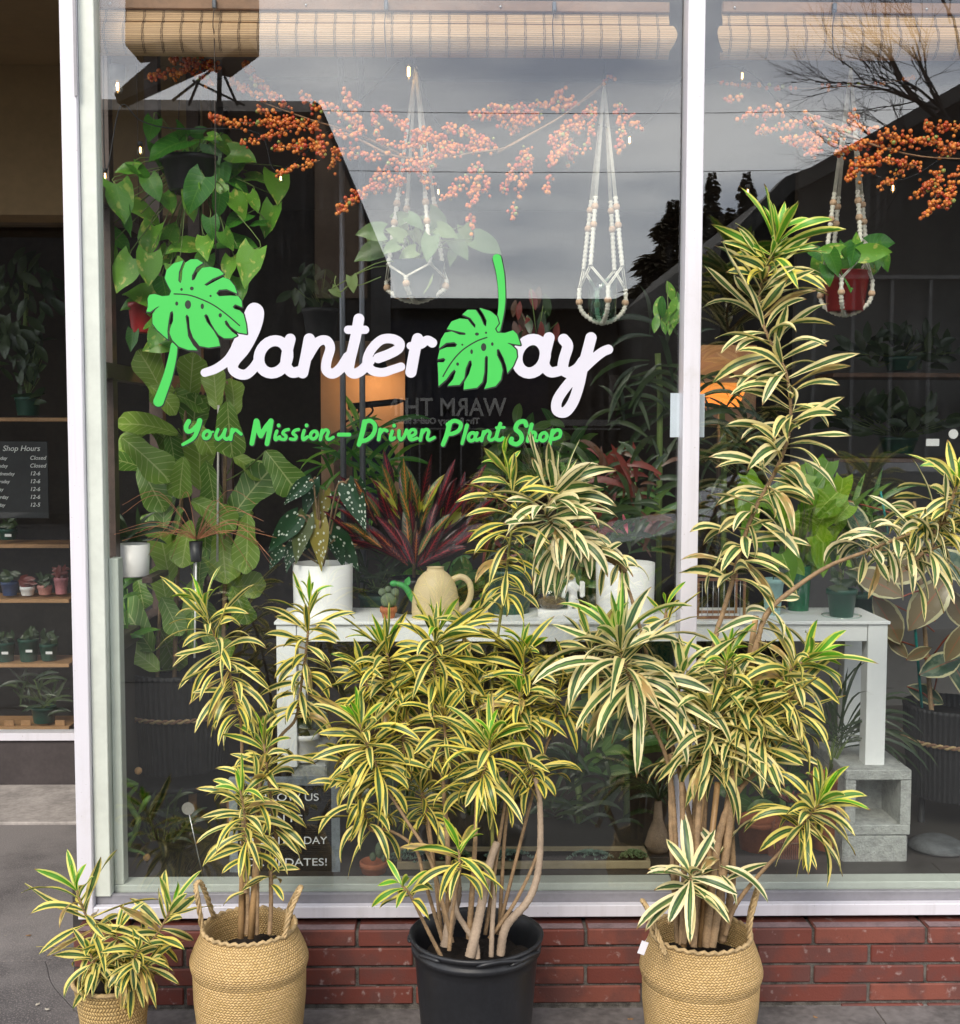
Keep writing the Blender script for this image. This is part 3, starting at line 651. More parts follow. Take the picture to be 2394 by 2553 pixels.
def A(p, r0, r1=None): wt.append(sd_stroke(GX, GY, LA(p), r0 * KA, None if r1 is None else r1 * KA))
def B(p, r0, r1=None): wt.append(sd_stroke(GX, GY, LB(p), r0 * KB, None if r1 is None else r1 * KB))
A([(530,1022),(620,990),(715,920),(780,820)], 32, 40); A([(780,820),(835,700),(870,590),(905,525),(945,545),(940,620),(905,720),(840,840),(765,930),(748,990),(790,1030),(850,1035),(905,990),(940,940)], 44, 38)
wt.append(ell(GX, GY, *LA([(1062, 900)])[0], 112 * KA, 126 * KA, 42 * KA, .12))
A([(1192,762),(1165,880),(1160,965),(1205,1020),(1260,1012)], 42, 40); A([(1340,762),(1318,880),(1288,1022)], 44); A([(1330,900),(1400,790),(1470,772),(1502,830),(1475,930),(1472,1000),(1520,1030),(1580,990),(1640,900)], 36, 40)
A([(1724,606),(1695,760),(1655,930),(1650,1000),(1690,1030),(1750,1000),(1810,930)], 42, 38); A([(1640,690),(1772,690)], 32)
B([(10,880),(90,850),(160,810),(168,765),(110,735),(30,745),(-45,820),(-75,905),(-40,970),(40,988),(120,965),(180,945)], 38, 32)
B([(305,735),(285,820),(255,985)], 42); B([(250,788),(330,780),(375,745),(415,765)], 28, 36)
wt.append(ell(GX, GY, *LB([(1156, 866)])[0], 106 * KB, 126 * KB, 42 * KB, .12))
B([(1290,728),(1262,850),(1255,930),(1300,985),(1370,975)], 42, 38); B([(1400,740),(1430,790),(1405,880),(1395,950),(1430,990),(1500,960),(1545,900)], 42, 38)
B([(1605,728),(1570,860),(1540,960),(1515,1080),(1470,1210),(1410,1285),(1350,1270),(1355,1190),(1430,1080),(1520,985),(1620,890),(1690,835),(1735,815)], 42, 36)
FW = np.minimum.reduce(wt); FW = np.maximum(FW, -(o1 - 3.5)); FW = np.maximum(FW, -(o2 - 3.5))
gt = []
wt = gt
def C(pA, r0=13, r1=None): A(pA, r0, r1)
C([(405,1400),(385,1440),(395,1475),(430,1470),(475,1425)],19,16); C([(490,1395),(475,1460),(440,1530),(360,1578)],21,12)
def ringA(x, y, rx=26, ry=30): wt.append(ell(GX, GY, *LA([(x, y)])[0], rx * KA, ry * KA, 13 * KA, .2))
def ringB(x, y, rx=26, ry=30): wt.append(ell(GX, GY, *LB([(x, y)])[0], rx * KB, ry * KB, 13 * KB, .2))
ringA(545,1503); C([(565,1485),(595,1480)],8); C([(632,1462),(615,1510),(632,1538),(665,1510),(688,1465)],13); C([(690,1462),(678,1515),(700,1538),(725,1520)],13); C([(742,1462),(730,1538)],14); C([(735,1500),(765,1465),(790,1480),(812,1498)],12)
C([(930,1398),(912,1480),(895,1570)],21,18); C([(935,1405),(948,1470),(965,1510)],20); C([(965,1510),(1000,1450),(1040,1400)],19); C([(1042,1398),(1030,1480),(1012,1572)],21,18)
C([(1088,1475),(1075,1515),(1080,1540),(1110,1520)],13); C([(1102,1430),(1103,1432)],14)
for dx in (0, 78): C([(1178+dx,1462),(1150+dx,1470),(1135+dx,1492),(1160+dx,1515),(1150+dx,1538),(1115+dx,1535)],12)
C([(1300,1470),(1288,1515),(1295,1540),(1325,1520)],13); C([(1318,1430),(1319,1432)],14); ringA(1375,1505); C([(1440,1468),(1425,1540)],13); C([(1435,1500),(1465,1465),(1488,1480),(1475,1520),(1490,1540),(1525,1522)],12); C([(1568,1502),(1650,1502)],15)
def D(p, r0=13, r1=None): B(p, r0, r1)
D([(-92,1358),(-110,1440),(-135,1528)],20,17); D([(-95,1362),(-50,1350),(-15,1385),(-25,1445),(-70,1490),(-125,1505)],16)
D([(25,1415),(12,1490)],14); D([(20,1450),(48,1418),(75,1425)],13); D([(115,1428),(102,1475),(108,1492),(132,1478)],13); D([(128,1385),(129,1387)],14); D([(165,1425),(165,1470),(180,1492),(205,1465),(222,1420)],13)
D([(245,1470),(285,1450),(285,1420),(255,1420),(238,1460),(255,1492),(300,1480)],12); D([(340,1420),(325,1495)],13); D([(335,1450),(365,1415),(388,1430),(378,1475),(392,1494),(430,1475)],12)
D([(545,1370),(525,1450),(495,1528)],19,16); D([(530,1378),(580,1350),(628,1372),(615,1420),(570,1445),(535,1448)],15); D([(675,1385),(655,1460),(638,1520)],15,12)
ringB(712,1470); D([(750,1440),(738,1478),(748,1496),(775,1482)],12); D([(800,1432),(785,1498)],13); D([(795,1460),(825,1425),(848,1440),(838,1480),(855,1496),(885,1480)],12); D([(925,1372),(900,1450),(895,1485),(925,1494),(945,1480)],14); D([(895,1402),(955,1400)],10)
D([(1120,1385),(1105,1355),(1060,1365),(1040,1410),(1075,1445),(1085,1490),(1050,1525),(1005,1510),(1010,1485)],17); D([(1160,1378),(1145,1440),(1130,1500)],15); D([(1140,1465),(1172,1435),(1190,1450),(1180,1490),(1200,1500)],12); ringB(1248,1470)
D([(1318,1425),(1305,1480),(1290,1542)],16,14); D([(1308,1460),(1345,1420),(1375,1430),(1368,1470),(1325,1488)],13)
FG = np.minimum.reduce(gt)
sg = thing('window_lettering', 'white script lettering with two green monstera leaves and a green tagline on the left pane', 'shop sign', P(940, 900, 0))
for fld, nm, m, y, lab in ((np.where(GX < 1180, FW, 9), 'lettering', m_vw, -.0010, 'white script letters before the middle leaf'), (np.where(GX < 1180, 9, FW), 'lettering', m_vw, -.0010, 'white script letters after the middle leaf'), (FG, 'tagline', m_vg, -.0012, 'green tagline script'), (F1, 'leaf_emblem', m_vg, -.0014, 'green leaf standing for the first letter'), (S1, 'leaf_stalk', m_vg, -.0016, None), (F2, 'leaf_emblem', m_vg, -.0014, 'green leaf in the middle of the word'), (S2, 'leaf_stalk', m_vg, -.0016, None)):
    mb = MB(); field_mesh(fld, gx[0], gy[0], ST, lambda a, c, y=y: P(a, c, y), mb); mb.build(nm, m, sg, lab)
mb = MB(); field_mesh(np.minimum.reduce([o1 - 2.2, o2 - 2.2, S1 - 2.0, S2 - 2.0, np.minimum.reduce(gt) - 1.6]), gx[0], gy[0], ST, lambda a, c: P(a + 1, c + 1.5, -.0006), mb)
mb.build('shadow_outline', m_vk, sg)  # dark sheet behind the green vinyl, painting its shadow rim
# ---------------------------------------------------------------- bamboo blinds
def bamboo():
    b = NB('bamboo_slats'); u, v = b.uv()
    sl = b.m_('FRACT', b.m_('MULTIPLY', v, 30)); n = b.noise(1, b.n('ShaderNodeMapping', {'Vector': b.obj(), 'Scale': (2.5, 260, 260)}).outputs[0], detail=4)
    rowc = b.n('ShaderNodeTexWhiteNoise', {'W': b.m_('FLOOR', b.m_('MULTIPLY', v, 30))}, noise_dimensions='1D').outputs[0]
    c = b.mix(n, (.48, .28, .14), (.86, .60, .36)); c = b.mix(b.m_('MULTIPLY', rowc, .6), c, (.50, .32, .18)); g = b.m_('SUBTRACT', 1, b.step(b.m_('PINGPONG', sl, .5), .0, .16))
    c = b.mix(b.m_('MULTIPLY', g, .8), c, (.10, .055, .03)); return b.bsdf(c, .6, 0, b.bump(b.m_('SUBTRACT', n, g), .6, .002), .3, .1)
m_bam = bamboo(); m_cord = M('dark_cord', (.06, .04, .03), .8); m_rail = M('rail_wood', (.26, .14, .08), .6, .25, 6, .2); m_tin = M('screw_metal', (.6, .6, .62), .3, .1, metal=.9)
def blind(px0, px1, dy, lab, seed):
    yb = .11; t = thing('bamboo_blind', lab, 'blind', P(px0, 60, yb)); x0, x1 = P(px0, 60, yb).x, P(px1, 60, yb).x; z = lambda p: P(px0, p + dy, yb).z
    b = MB(); b.box(x0, x1, yb - .012, yb + .012, z(19), z(-8), 0, .002); b.build('head_rail', m_rail, t)
    prof = [(yb, z(20)), (yb - .004, z(32)), (yb - .010, z(49)), (yb + .004, z(52)), (yb - .016, z(54)), (yb - .032, z(72)), (yb - .036, z(92)), (yb - .026, z(112)), (yb - .006, z(127)), (yb + .014, z(130)), (yb + .02, z(110))]
    sp = smooth_path([Vector((0, a, c)) for a, c in prof], 3); b = MB(); N = 60; vs = []; uv = []; rr = random.Random(seed); acc = 0
    for i, p in enumerate(sp):
        if i: acc += (sp[i] - sp[i - 1]).length
        for k in range(N + 1):
            ed = .02 * max(0, math.sin((i - 10) / 12 * math.pi)) if i > 10 else 0
            xx = x0 - ed + (x1 - x0 + 2 * ed) * k / N; vs.append((xx, p.y + .0012 * math.sin(xx * 9 + i), p.z + .002 * math.sin(xx * 3.1 + seed) * (i / len(sp)))); uv.append((k / N, acc / .19))
    b.add(vs, [(i * (N + 1) + k, i * (N + 1) + k + 1, (i + 1) * (N + 1) + k + 1, (i + 1) * (N + 1) + k) for i in range(len(sp) - 1) for k in range(N)], 0, False, uv); b.build('slat_panel', m_bam, t)
    b = MB(); st = 46 * S(yb); x = x0 + .02
    while x < x1:
        for q in (-.0022, .0022): b.tube([(x + q + .0012 * math.sin(i * 2.2), p.y - .0025, p.z) for i, p in enumerate(sp[:-4])], .0008, 3, 0, False)
        x += st
    b.build('stitching', m_cord, t);
    x = x0 + .035
    while x < x1: b = MB(); b.ball((x, yb - .014, z(8)), .004, 0, n=8, m=5); b.build('screw', m_tin, t); x += 470 * S(yb)
    for cx in ((535, 963, 1382) if px0 < 1000 else (2080,)):
        b = MB(); p = P(cx, 8 + dy, yb - .02); b.box(p.x - .006, p.x + .006, yb - .03, yb - .013, z(22), z(-2), 0, .002); cl = b.build('cleat', M('cleat_metal', (.1, .11, .13), .4, metal=.6), t)
        b = MB(); e = 640 if cx == 535 else 150; b.tube(smooth_path([p + Vector((0, -.008, -.015)), P(cx - 4, 60 + dy, yb - .045), P(cx, 135 + dy, yb - .03), P(cx + 3, e, yb - .01)], 5), .0016, 5); b.build('pull_cord', m_cord, t)
blind(250, 1668, 4, 'long rolled bamboo blind at the top of the left window', 1)
blind(1800, 2560, 14, 'rolled bamboo blind at the top of the right window', 2)
# cards taped beside the mullion
for a, lab in (((1672, 980, 1712, 1090), 'pale blue card taped inside the glass left of the mullion'), ((1736, 982, 1756, 1090), 'narrow pale card edge showing right of the mullion')):
    b = MB(); p, q = P(a[0], a[1], .012), P(a[2], a[3], .012); b.box(p.x, q.x, .0105, .0118, q.z, p.z); tag(b.build('paper_card', M('card_white', (.72, .78, .86), .7, .03, 4, 0)), lab, 'card')
# ---------------------------------------------------------------- potted song-of-India plants on the pavement
m_song = leafmat('song_leaf', 'song')
m_stem = M('ringed_bark', (.26, .17, .09), .8, .35, 40, .5, .002, fine=220); m_stemg = M('young_stem', (.20, .20, .04), .6, .3, 30, .3)
m_cane = M('bamboo_cane', (.42, .26, .12), .5, .25, 20, .2); m_soil = M('potting_soil', (.022, .014, .010), .95, .6, 60, 1, .01)
m_basket = M_weave('seagrass_weave', 54, 96, (.84, .59, .28), (.68, .46, .19), (.30, .16, .05))
m_basket2 = M_weave('seagrass_weave_green', 26, 70, (.76, .54, .24), (.62, .42, .17), (.26, .15, .05))
m_ropeb = M('grass_rope', (.48, .34, .17), .8, .35, 60, .7)
m_blackp = M('black_nursery_plastic', (.012, .013, .016), .42, .35, 5, .15, .002, fine=90)
STRAP = [(0, .32), (.12, .45), (.35, .9), (.55, 1), (.75, .82), (.9, .42), (1, .02)]
def ringed(mb, pts, r0, r1, n=7, k=6, mi=0, step=.012):
    sp = smooth_path(pts, k) if len(pts) > 2 else [Vector(pts[0]).lerp(Vector(pts[-1]), i / k) for i in range(k + 1)]
    out = []; rad = []; L_ = sum((sp[i + 1] - sp[i]).length for i in range(len(sp) - 1)); acc = 0
    for i in range(len(sp) - 1):
        s = (sp[i + 1] - sp[i]).length; m = max(1, int(s / step))
        for j in range(m):
            t = (acc + s * j / m) / L_; r = r0 + (r1 - r0) * t; q = sp[i].lerp(sp[i + 1], j / m)
            out += [q, q + (sp[i + 1] - sp[i]).normalized() * min(s / m * .2, .002)]; rad += [r * 1.08, r * .96]
        acc += s
    out.append(sp[-1]); rad.append(r1); mb.tube(out, rad, n, mi)
def shoot(mb, pts, n, Ln, Wd, seed, wh=0.0, t0=0.0, new=1.0, droop=2.0, el0=12, el1=95, ymax=-.012, tipn=.22, sparse=0):
    """leaves spiralling up a stem: pts bottom -> tip"""
    rr = random.Random(seed); sp = smooth_path(pts, 6); cum = [0]
    for i in range(1, len(sp)): cum.append(cum[-1] + (sp[i] - sp[i - 1]).length)
    T = cum[-1]; az = rr.random() * 6.28
    n = max(3, int(n * .86))
    for i in range(n):
        s = i / max(1, n - 1); t = (t0 + (1 - t0) * (s ** .85 if not sparse else s)) * T
        k = max(j for j in range(len(cum) - 1) if cum[j] <= t + 1e-9); f = (t - cum[k]) / max(1e-6, cum[k + 1] - cum[k])
        p = sp[k].lerp(sp[k + 1], min(1, f)); ax = (sp[k + 1] - sp[k]).normalized()
        ax = (ax + Vector((0, 0, .35))).normalized()
        a = ax.cross(Vector((0, 1, .1))); a.normalize(); c = ax.cross(a); az += 2.39996 + rr.uniform(-.35, .35)
        rad = a * math.cos(az) + c * math.sin(az)
        e = R_(el0 + (el1 - el0) * min(1, (1 - s) * 1.7) ** .8 + rr.uniform(-22, 22))
        d = ax * math.cos(e) + rad * math.sin(e)
        if d.y > 0.1 and p.y > -.28: d.y *= -.35          # leaves turn away from the glass
        nw = max(0, (s - (1 - tipn)) / tipn) * new
        l = Ln * 1.24 * (1 - .5 * max(0, (s - .80) / .2)) * rr.uniform(.62, 1.2) * (.85 + .15 * s)
        w = Wd * .98 * rr.uniform(.85, 1.15) * (1 - .25 * nw)
        sd_ = (d.cross(ax) if d.cross(ax).length > .05 else a).normalized(); nn = sd_.cross(d); nn = nn + Vector((rr.uniform(-.3, .3), -rr.uniform(.0, 1.1), 0)); sd_ = d.cross(nn)
        mb.leaf(p, d, sd_, l, w, STRAP, droop * .8 * (1.05 - .75 * s) * rr.uniform(.35, 1.6), rr.uniform(.18, .6), 0, (nw, rr.random(), min(1, max(0, wh + rr.uniform(-.2, .2)))), 10, 0, .05, rr.uniform(-1.7, 1.7), ymax, 1, rr.uniform(-1.1, .7))
def PP(l): return [P(a, c, y) for a, c, y in l]
def song(name, label, group, cx, cy, Y):
    return thing(name, label, 'potted plant', Vector((P(cx, cy, Y).x, Y, 0)), group)
def basket(t, cx, crim, Y, rim_w, belly_w, lab, handles, seed, yneck=None):
    c = P(cx, crim, Y); s = S(Y); rr_, rb = rim_w * s / 2, belly_w * s / 2; H = c.z
    b = MB(); zb = P(cx, yneck, Y - rb).z
    prof = [(rb * .78, .0), (rb * .88, zb * .3), (rb * .945, zb * .7), (rb * .955, zb - .006), (rb * .945, zb), (rb * .975, zb + .007), (rb * 1.0, zb + .022), (rb * 1.0, zb + .032)] + [(rb + (rr_ - rb) * f ** 1.25, zb + .032 + (H - zb - .032) * f) for f in (.15, .3, .45, .6, .75, .88, .96)] + [(rr_, H)]
    b.lathe(prof, (c.x, Y, 0), 64, 0, (1, 1), 1, 1, .010, seed)
    b.lathe([(rr_ * .995, H + .001), (rr_ * .96, H + .002), (rr_ * .945, H - .02), (rb * .82, H * .62), (rb * .8, H * .5)], (c.x, Y, 0), 48, 0, (1, .5), 1, 1, .010, seed)
    bk = b.build('basket', m_basket, t, lab)
    b = MB(); q = []
    for k in range(97):
        a = k / 96 * 6.2832; q.append((c.x + (rr_ + .001) * math.cos(a) * (1 + .01 * math.sin(2 * a)), Y + (rr_ + .001) * math.sin(a), H + .002 + .0035 * math.sin(a * 32)))
    b.tube(q, .0055, 6); b.build('rim_braid', m_ropeb, bk)
    for hp in handles:
        pts = smooth_path([P(*h) for h in hp], 10); b = MB()
        for ph in (0, 2.1, 4.2):
            b.tube([p + Vector((math.cos(i * .75 + ph), math.sin(i * .75 + ph), .5 * math.sin(i * .75 + ph))) * .0042 for i, p in enumerate(pts)], .0038, 5)
        b.build('handle', m_ropeb, bk)
    b = MB(); n = 40; vs = [(c.x, Y, H - .075)]; r0 = random.Random(seed)
    for j in (1, 2, 3):
        for k in range(n): a = k / n * 6.283; vs.append((c.x + rr_ * .96 * j / 3 * math.cos(a), Y + rr_ * .96 * j / 3 * math.sin(a), H - .075 + r0.uniform(-.006, .006)))
    fs = [(0, 1 + k, 1 + (k + 1) % n) for k in range(n)] + [(1 + j * n + k, 1 + (j + 1) * n + k, 1 + (j + 1) * n + (k + 1) % n, 1 + j * n + (k + 1) % n) for j in range(2) for k in range(n)]
    b.add(vs, fs); b.build('soil', m_soil, t); return c, H
GP = 'variegated song-of-india plants lined up along the brick wall'
def heads(t, lst, Ln, Wd, wh, stemr=.0055, seed0=0):
    for i, h in enumerate(lst):
        pts = PP(h['p']); b = MB()
        shoot(b, pts, h.get('n', 46), h.get('L', Ln), h.get('W', Wd), seed0 + i * 7 + 1, h.get('wh', wh), h.get('t0', 0), h.get('new', 1), h.get('droop', 2.0), h.get('e0', 12), h.get('e1', 95), sparse=h.get('sp', 0), tipn=h.get('tn', .22))
        b.build('leaf_crown', m_song, t)
        b = MB(); st = PP(h.get('s', [])) + pts[:-1] + [pts[-2].lerp(pts[-1], .92)]
        ringed(b, st, h.get('r', stemr), .0032); b.build('stem', m_stemg if h.get('g') else m_stem, t)
# A: small basket, far left
t = song('potted_dracaena', 'lowest yellow-edged plant in a small straight basket at the left end', GP, 282, 2440, -.34)
c = P(282, 2440, -.34); s = S(-.34); b = MB(); r = 96 * s
b.lathe([(r * .78, 0), (r * .86, c.z * .5), (r * .98, c.z - .02), (r * 1.0, c.z - .012), (r * 1.03, c.z - .004), (r * 1.0, c.z + .004), (r * .95, c.z), (r * .93, c.z - .03), (r * .8, c.z * .5)], (c.x, -.34, 0), 56, 0, (1, 1.1), 1, 1, .008, 3)
bk = b.build('basket', m_basket2, t)
b = MB(); q = [(c.x + r * 1.015 * math.cos(k / 96 * 6.2832), -.34 + r * 1.015 * math.sin(k / 96 * 6.2832), c.z + .0008 * math.sin(k * 2.2)) for k in range(97)]; b.tube(q, .0065, 6); b.build('rim_braid', m_ropeb, bk)
b = MB(); b.lathe([(.0001, c.z - .028), (r * .5, c.z - .024), (r * .95, c.z - .03)], (c.x, -.34, 0), 30); b.build('soil', m_soil, t)
Y = -.36
def Z3(l, Y): return [(a, c_, Y + (e[0] if e else 0)) for a, c_, *e in l]
heads(t, [
 dict(p=Z3([(262, 2400), (235, 2330), (205, 2260), (190, 2215)], Y), n=36, L=.155, W=.024, droop=.9, e1=85),
 dict(p=Z3([(330, 2400), (375, 2350), (410, 2300), (432, 2250)], Y), n=30, L=.135, W=.023, droop=1.0, e0=20, e1=85),
 dict(p=Z3([(285, 2420), (290, 2370), (292, 2320)], Y - .03), n=40, L=.105, new=.2, droop=1.9, e0=30, e1=110),
 dict(p=Z3([(310, 2430), (330, 2400), (345, 2365)], Y - .07), n=30, L=.10, new=.15, droop=2.0, e0=30, e1=110),
 dict(p=Z3([(255, 2435), (235, 2405), (225, 2375)], Y - .07), n=30, L=.10, new=.15, droop=2.0, e0=30, e1=110),
 dict(p=Z3([(300, 2440), (325, 2425), (372, 2405)], Y - .04), n=22, L=.10, new=.1, droop=2.2, e0=25, e1=90),
], .115, .021, .25, .004, 100)
# B: left belly basket
t = song('potted_dracaena', 'slender plant in the left rope-handled belly basket before the letter board', GP, 622, 2312, -.36)
basket(t, 622, 2310, -.36, 232, 302, None, [[(507, 2335, -.37), (494, 2250, -.40), (488, 2208, -.38), (500, 2200, -.36), (514, 2230, -.34), (533, 2285, -.31)], [(709, 2338, -.43), (722, 2280, -.42), (745, 2225, -.40), (750, 2212, -.38), (742, 2222, -.36), (722, 2262, -.33), (716, 2300, -.32)]], 5, 2480)
Y = -.34
base = lambda x, y=2330, Y=-.36: (x, y, Y)
heads(t, [
 dict(p=Z3([(600, 1800), (588, 1740), (560, 1640), (525, 1560), (503, 1500)], -.25), s=[base(612), (610, 2100, -.3), (604, 1900, -.27)], n=74, L=.135, droop=2.1),
 dict(p=Z3([(738, 1790), (752, 1700), (766, 1600), (772, 1495)], -.22), s=[base(630), (640, 2050, -.3), (660, 1900, -.26), (700, 1835, -.24)], n=66, L=.115, droop=2.2),
 dict(p=Z3([(690, 2110), (680, 2030), (668, 1930), (655, 1835)], -.29), s=[base(672), (676, 2250, -.34), (676, 2160, -.32)], n=56, L=.112, droop=1.9),
 dict(p=Z3([(616, 2140), (614, 2080), (608, 2020), (598, 1965)], -.38), s=[base(618), (618, 2250, -.36)], n=52, L=.13, droop=1.9),
 dict(p=Z3([(640, 2040), (636, 1990), (640, 1940)], -.33), s=[base(640), (642, 2200, -.35)], n=22, L=.12, new=.2),
 dict(p=Z3([(613, 2225), (612, 2200)], -.37), n=3, L=.10, new=0, e0=60, e1=85, droop=1.0, sp=1),
 dict(p=Z3([(676, 2205), (676, 2170)], -.34), n=6, L=.08, new=0, e0=60, e1=95, sp=1),
], .12, .0205, .2, .0065, 200)
b = MB(); b.tube(PP([(600, 2340, -.37), (606, 2150, -.33), (612, 2000, -.30)]), .009, 8); b.build('cane', m_cane, t)
b = MB(); b.tube(PP([(625, 2340, -.37), (635, 2200, -.35), (645, 2060, -.33)]), .009, 8); b.build('cane', m_cane, t)
# C: black nursery pot
t = song('potted_dracaena', 'many-headed bushy plant in the large black plastic nursery pot', GP, 1188, 2325, -.40)
c = P(1188, 2326, -.40); r = 168 * S(-.40); b = MB(); H = c.z
b.lathe([(r * .80, 0), (r * .84, H * .3), (r * .925, H - .07), (r * .935, H - .045), (r * .985, H - .042), (r * .985, H - .030), (r * .955, H - .026), (r * .96, H - .014), (r * 1.01, H - .010), (r * 1.02, H), (r * .985, H + .003), (r * .94, H - .006), (r * .92, H - .05), (r * .88, H - .12)], (c.x, -.40, 0), 72, 0, (1, 1), 1, 1, .006, 8)
pot = b.build('pot', m_blackp, t)
for a0, a1, dz in ((3.7, 4.15, -.018), (4.7, 5.5, -.012), (5.2, 5.9, -.02), (2.9, 3.3, -.02)):
    b = MB(); b.tube([(c.x + r * 1.02 * math.cos(a), -.40 + r * 1.02 * math.sin(a), H + dz + .008 * math.sin((a - a0) * 5)) for a in [a0 + (a1 - a0) * k / 10 for k in range(11)]], [.002] + [.006] * 9 + [.002], 6); b.build('torn_rim', m_blackp, pot)
b = MB(); n = 48; r0 = random.Random(5); vs = [(c.x, -.4, H - .075)]
for j in range(1, 9):
    for k in range(n): a = k / n * 6.283; vs.append((c.x + r * .90 * j / 8 * math.cos(a), -.4 + r * .90 * j / 8 * math.sin(a), H - .08 + r0.uniform(-.006, .006)))
b.add(vs, [(0, 1 + k, 1 + (k + 1) % n) for k in range(n)] + [(1 + j * n + k, 1 + (j + 1) * n + k, 1 + (j + 1) * n + (k + 1) % n, 1 + j * n + (k + 1) % n) for j in range(7) for k in range(n)])
b.build('soil', m_soil, t)
heads(t, [
 dict(p=Z3([(968, 1760), (972, 1680), (970, 1650), (958, 1605)], -.24), s=[(1100, 2320, -.34), (1060, 2000, -.28), (1000, 1850, -.25)], n=60, L=.125),
 dict(p=Z3([(1082, 1740), (1084, 1680), (1084, 1625), (1092, 1572)], -.28), s=[(1115, 2340, -.38), (1118, 2150, -.36), (1105, 1950, -.33), (1090, 1820, -.3)], n=72, L=.145, W=.024, r=.009),
 dict(p=Z3([(1306, 1790), (1310, 1740), (1308, 1680), (1304, 1620)], -.25), s=[(1245, 2330, -.38), (1262, 2050, -.32), (1295, 1880, -.27)], n=52, L=.12),
 dict(p=Z3([(1255, 1490), (1268, 1380), (1280, 1280), (1277, 1220), (1262, 1160)], -.20), s=[(1226, 2340, -.38), (1228, 2100, -.34), (1225, 1900, -.29), (1229, 1665, -.25), (1246, 1554, -.22)], n=54, L=.125, g=1, sp=1),
 dict(p=Z3([(1225, 1720), (1240, 1600), (1252, 1500)], -.22), n=14, L=.12, new=0, sp=1, e0=80, e1=100, g=1),
 dict(p=Z3([(960, 1960), (935, 1900), (912, 1850), (893, 1795)], -.36), s=[(1128, 2350, -.44), (1075, 2150, -.40), (1010, 2040, -.38)], n=66, L=.145, W=.024),
 dict(p=Z3([(1190, 1985), (1205, 1930), (1218, 1890), (1222, 1840)], -.40), s=[(1170, 2340, -.42), (1185, 2100, -.41)], n=64, L=.14, W=.024, r=.009),
 dict(p=Z3([(1290, 1840), (1294, 1790), (1296, 1720)], -.30), s=[(1210, 2330, -.40), (1260, 2000, -.35)], n=50, L=.12),
 dict(p=Z3([(1340, 1960), (1325, 1920), (1302, 1890)], -.34), s=[(1220, 2340, -.42), (1290, 2240, -.41), (1345, 2110, -.38), (1345, 2000, -.36)], n=34, L=.125, g=0),
 dict(p=Z3([(925, 2070), (908, 2020), (890, 1960)], -.30), s=[(1105, 2350, -.40), (1060, 2200, -.38), (1035, 2115, -.36), (970, 2070, -.33)], n=44, L=.125, new=.3, droop=2.5),
 dict(p=Z3([(1065, 2060), (1055, 2010), (1050, 1960)], -.28), s=[(1118, 2330, -.36), (1080, 2150, -.32)], n=36, L=.115, new=.1, droop=2.0),
 dict(p=Z3([(1146, 2180), (1146, 2150), (1144, 2115)], -.46), s=[(1120, 2370, -.48), (1128, 2280, -.47)], n=22, L=.135, e0=15, e1=80, tn=.5, droop=2.2),
 dict(p=Z3([(1030, 2245), (1018, 2225), (1000, 2205)], -.50), s=[(1100, 2385, -.47), (1062, 2310, -.48)], n=13, L=.115, e0=20, e1=85, tn=.8, droop=1.6),
 dict(p=Z3([(1120, 1900), (1110, 1830), (1105, 1760)], -.34), n=40, L=.13, new=.2),
 dict(p=Z3([(1010, 1900), (1005, 1840), (1005, 1780)], -.30), n=44, L=.13, new=.4),
 dict(p=Z3([(1200, 1830), (1195, 1760), (1190, 1690)], -.26), n=40, L=.125, new=.3),
 dict(p=Z3([(1390, 1800), (1385, 1760), (1400, 1700)], -.24), s=[(1240, 2330, -.40), (1350, 1900, -.30)], n=36, L=.125, new=.3),
 dict(p=Z3([(930, 1760), (915, 1710), (900, 1660)], -.24), n=30, L=.115, new=.5),
 dict(p=Z3([(885, 1950), (870, 1920), (862, 1880)], -.27), n=18, L=.11, new=.1, droop=2.4),
 dict(p=Z3([(1150, 1640), (1155, 1600), (1170, 1560)], -.22), n=26, L=.115, new=.4),
], .125, .022, .12, .0058, 300)
for pts, ra, rb in (([(1172, 2385, -.46), (1185, 2330, -.45), (1200, 2260, -.43), (1222, 2150, -.40), (1240, 2100, -.38)], .014, .010), ([(1112, 2360, -.40), (1120, 2310, -.39), (1140, 2230, -.38), (1135, 2150, -.37)], .016, .010), ([(1190, 2390, -.45), (1185, 2350, -.44), (1160, 2310, -.42), (1138, 2270, -.42), (1128, 2200, -.41)], .009, .006), ([(1248, 2380, -.42), (1262, 2310, -.42), (1320, 2240, -.41), (1345, 2150, -.39), (1346, 2000, -.37), (1335, 1940, -.35)], .012, .007), ([(1225, 2385, -.44), (1228, 2300, -.43), (1236, 2200, -.41)], .007, .006)):
    b = MB(); ringed(b, PP(pts), ra, rb, 9, 5, 0, .02); b.build('stem', M('smooth_pale_bark', (.33, .25, .18), .8, .25, 20, .4), t)
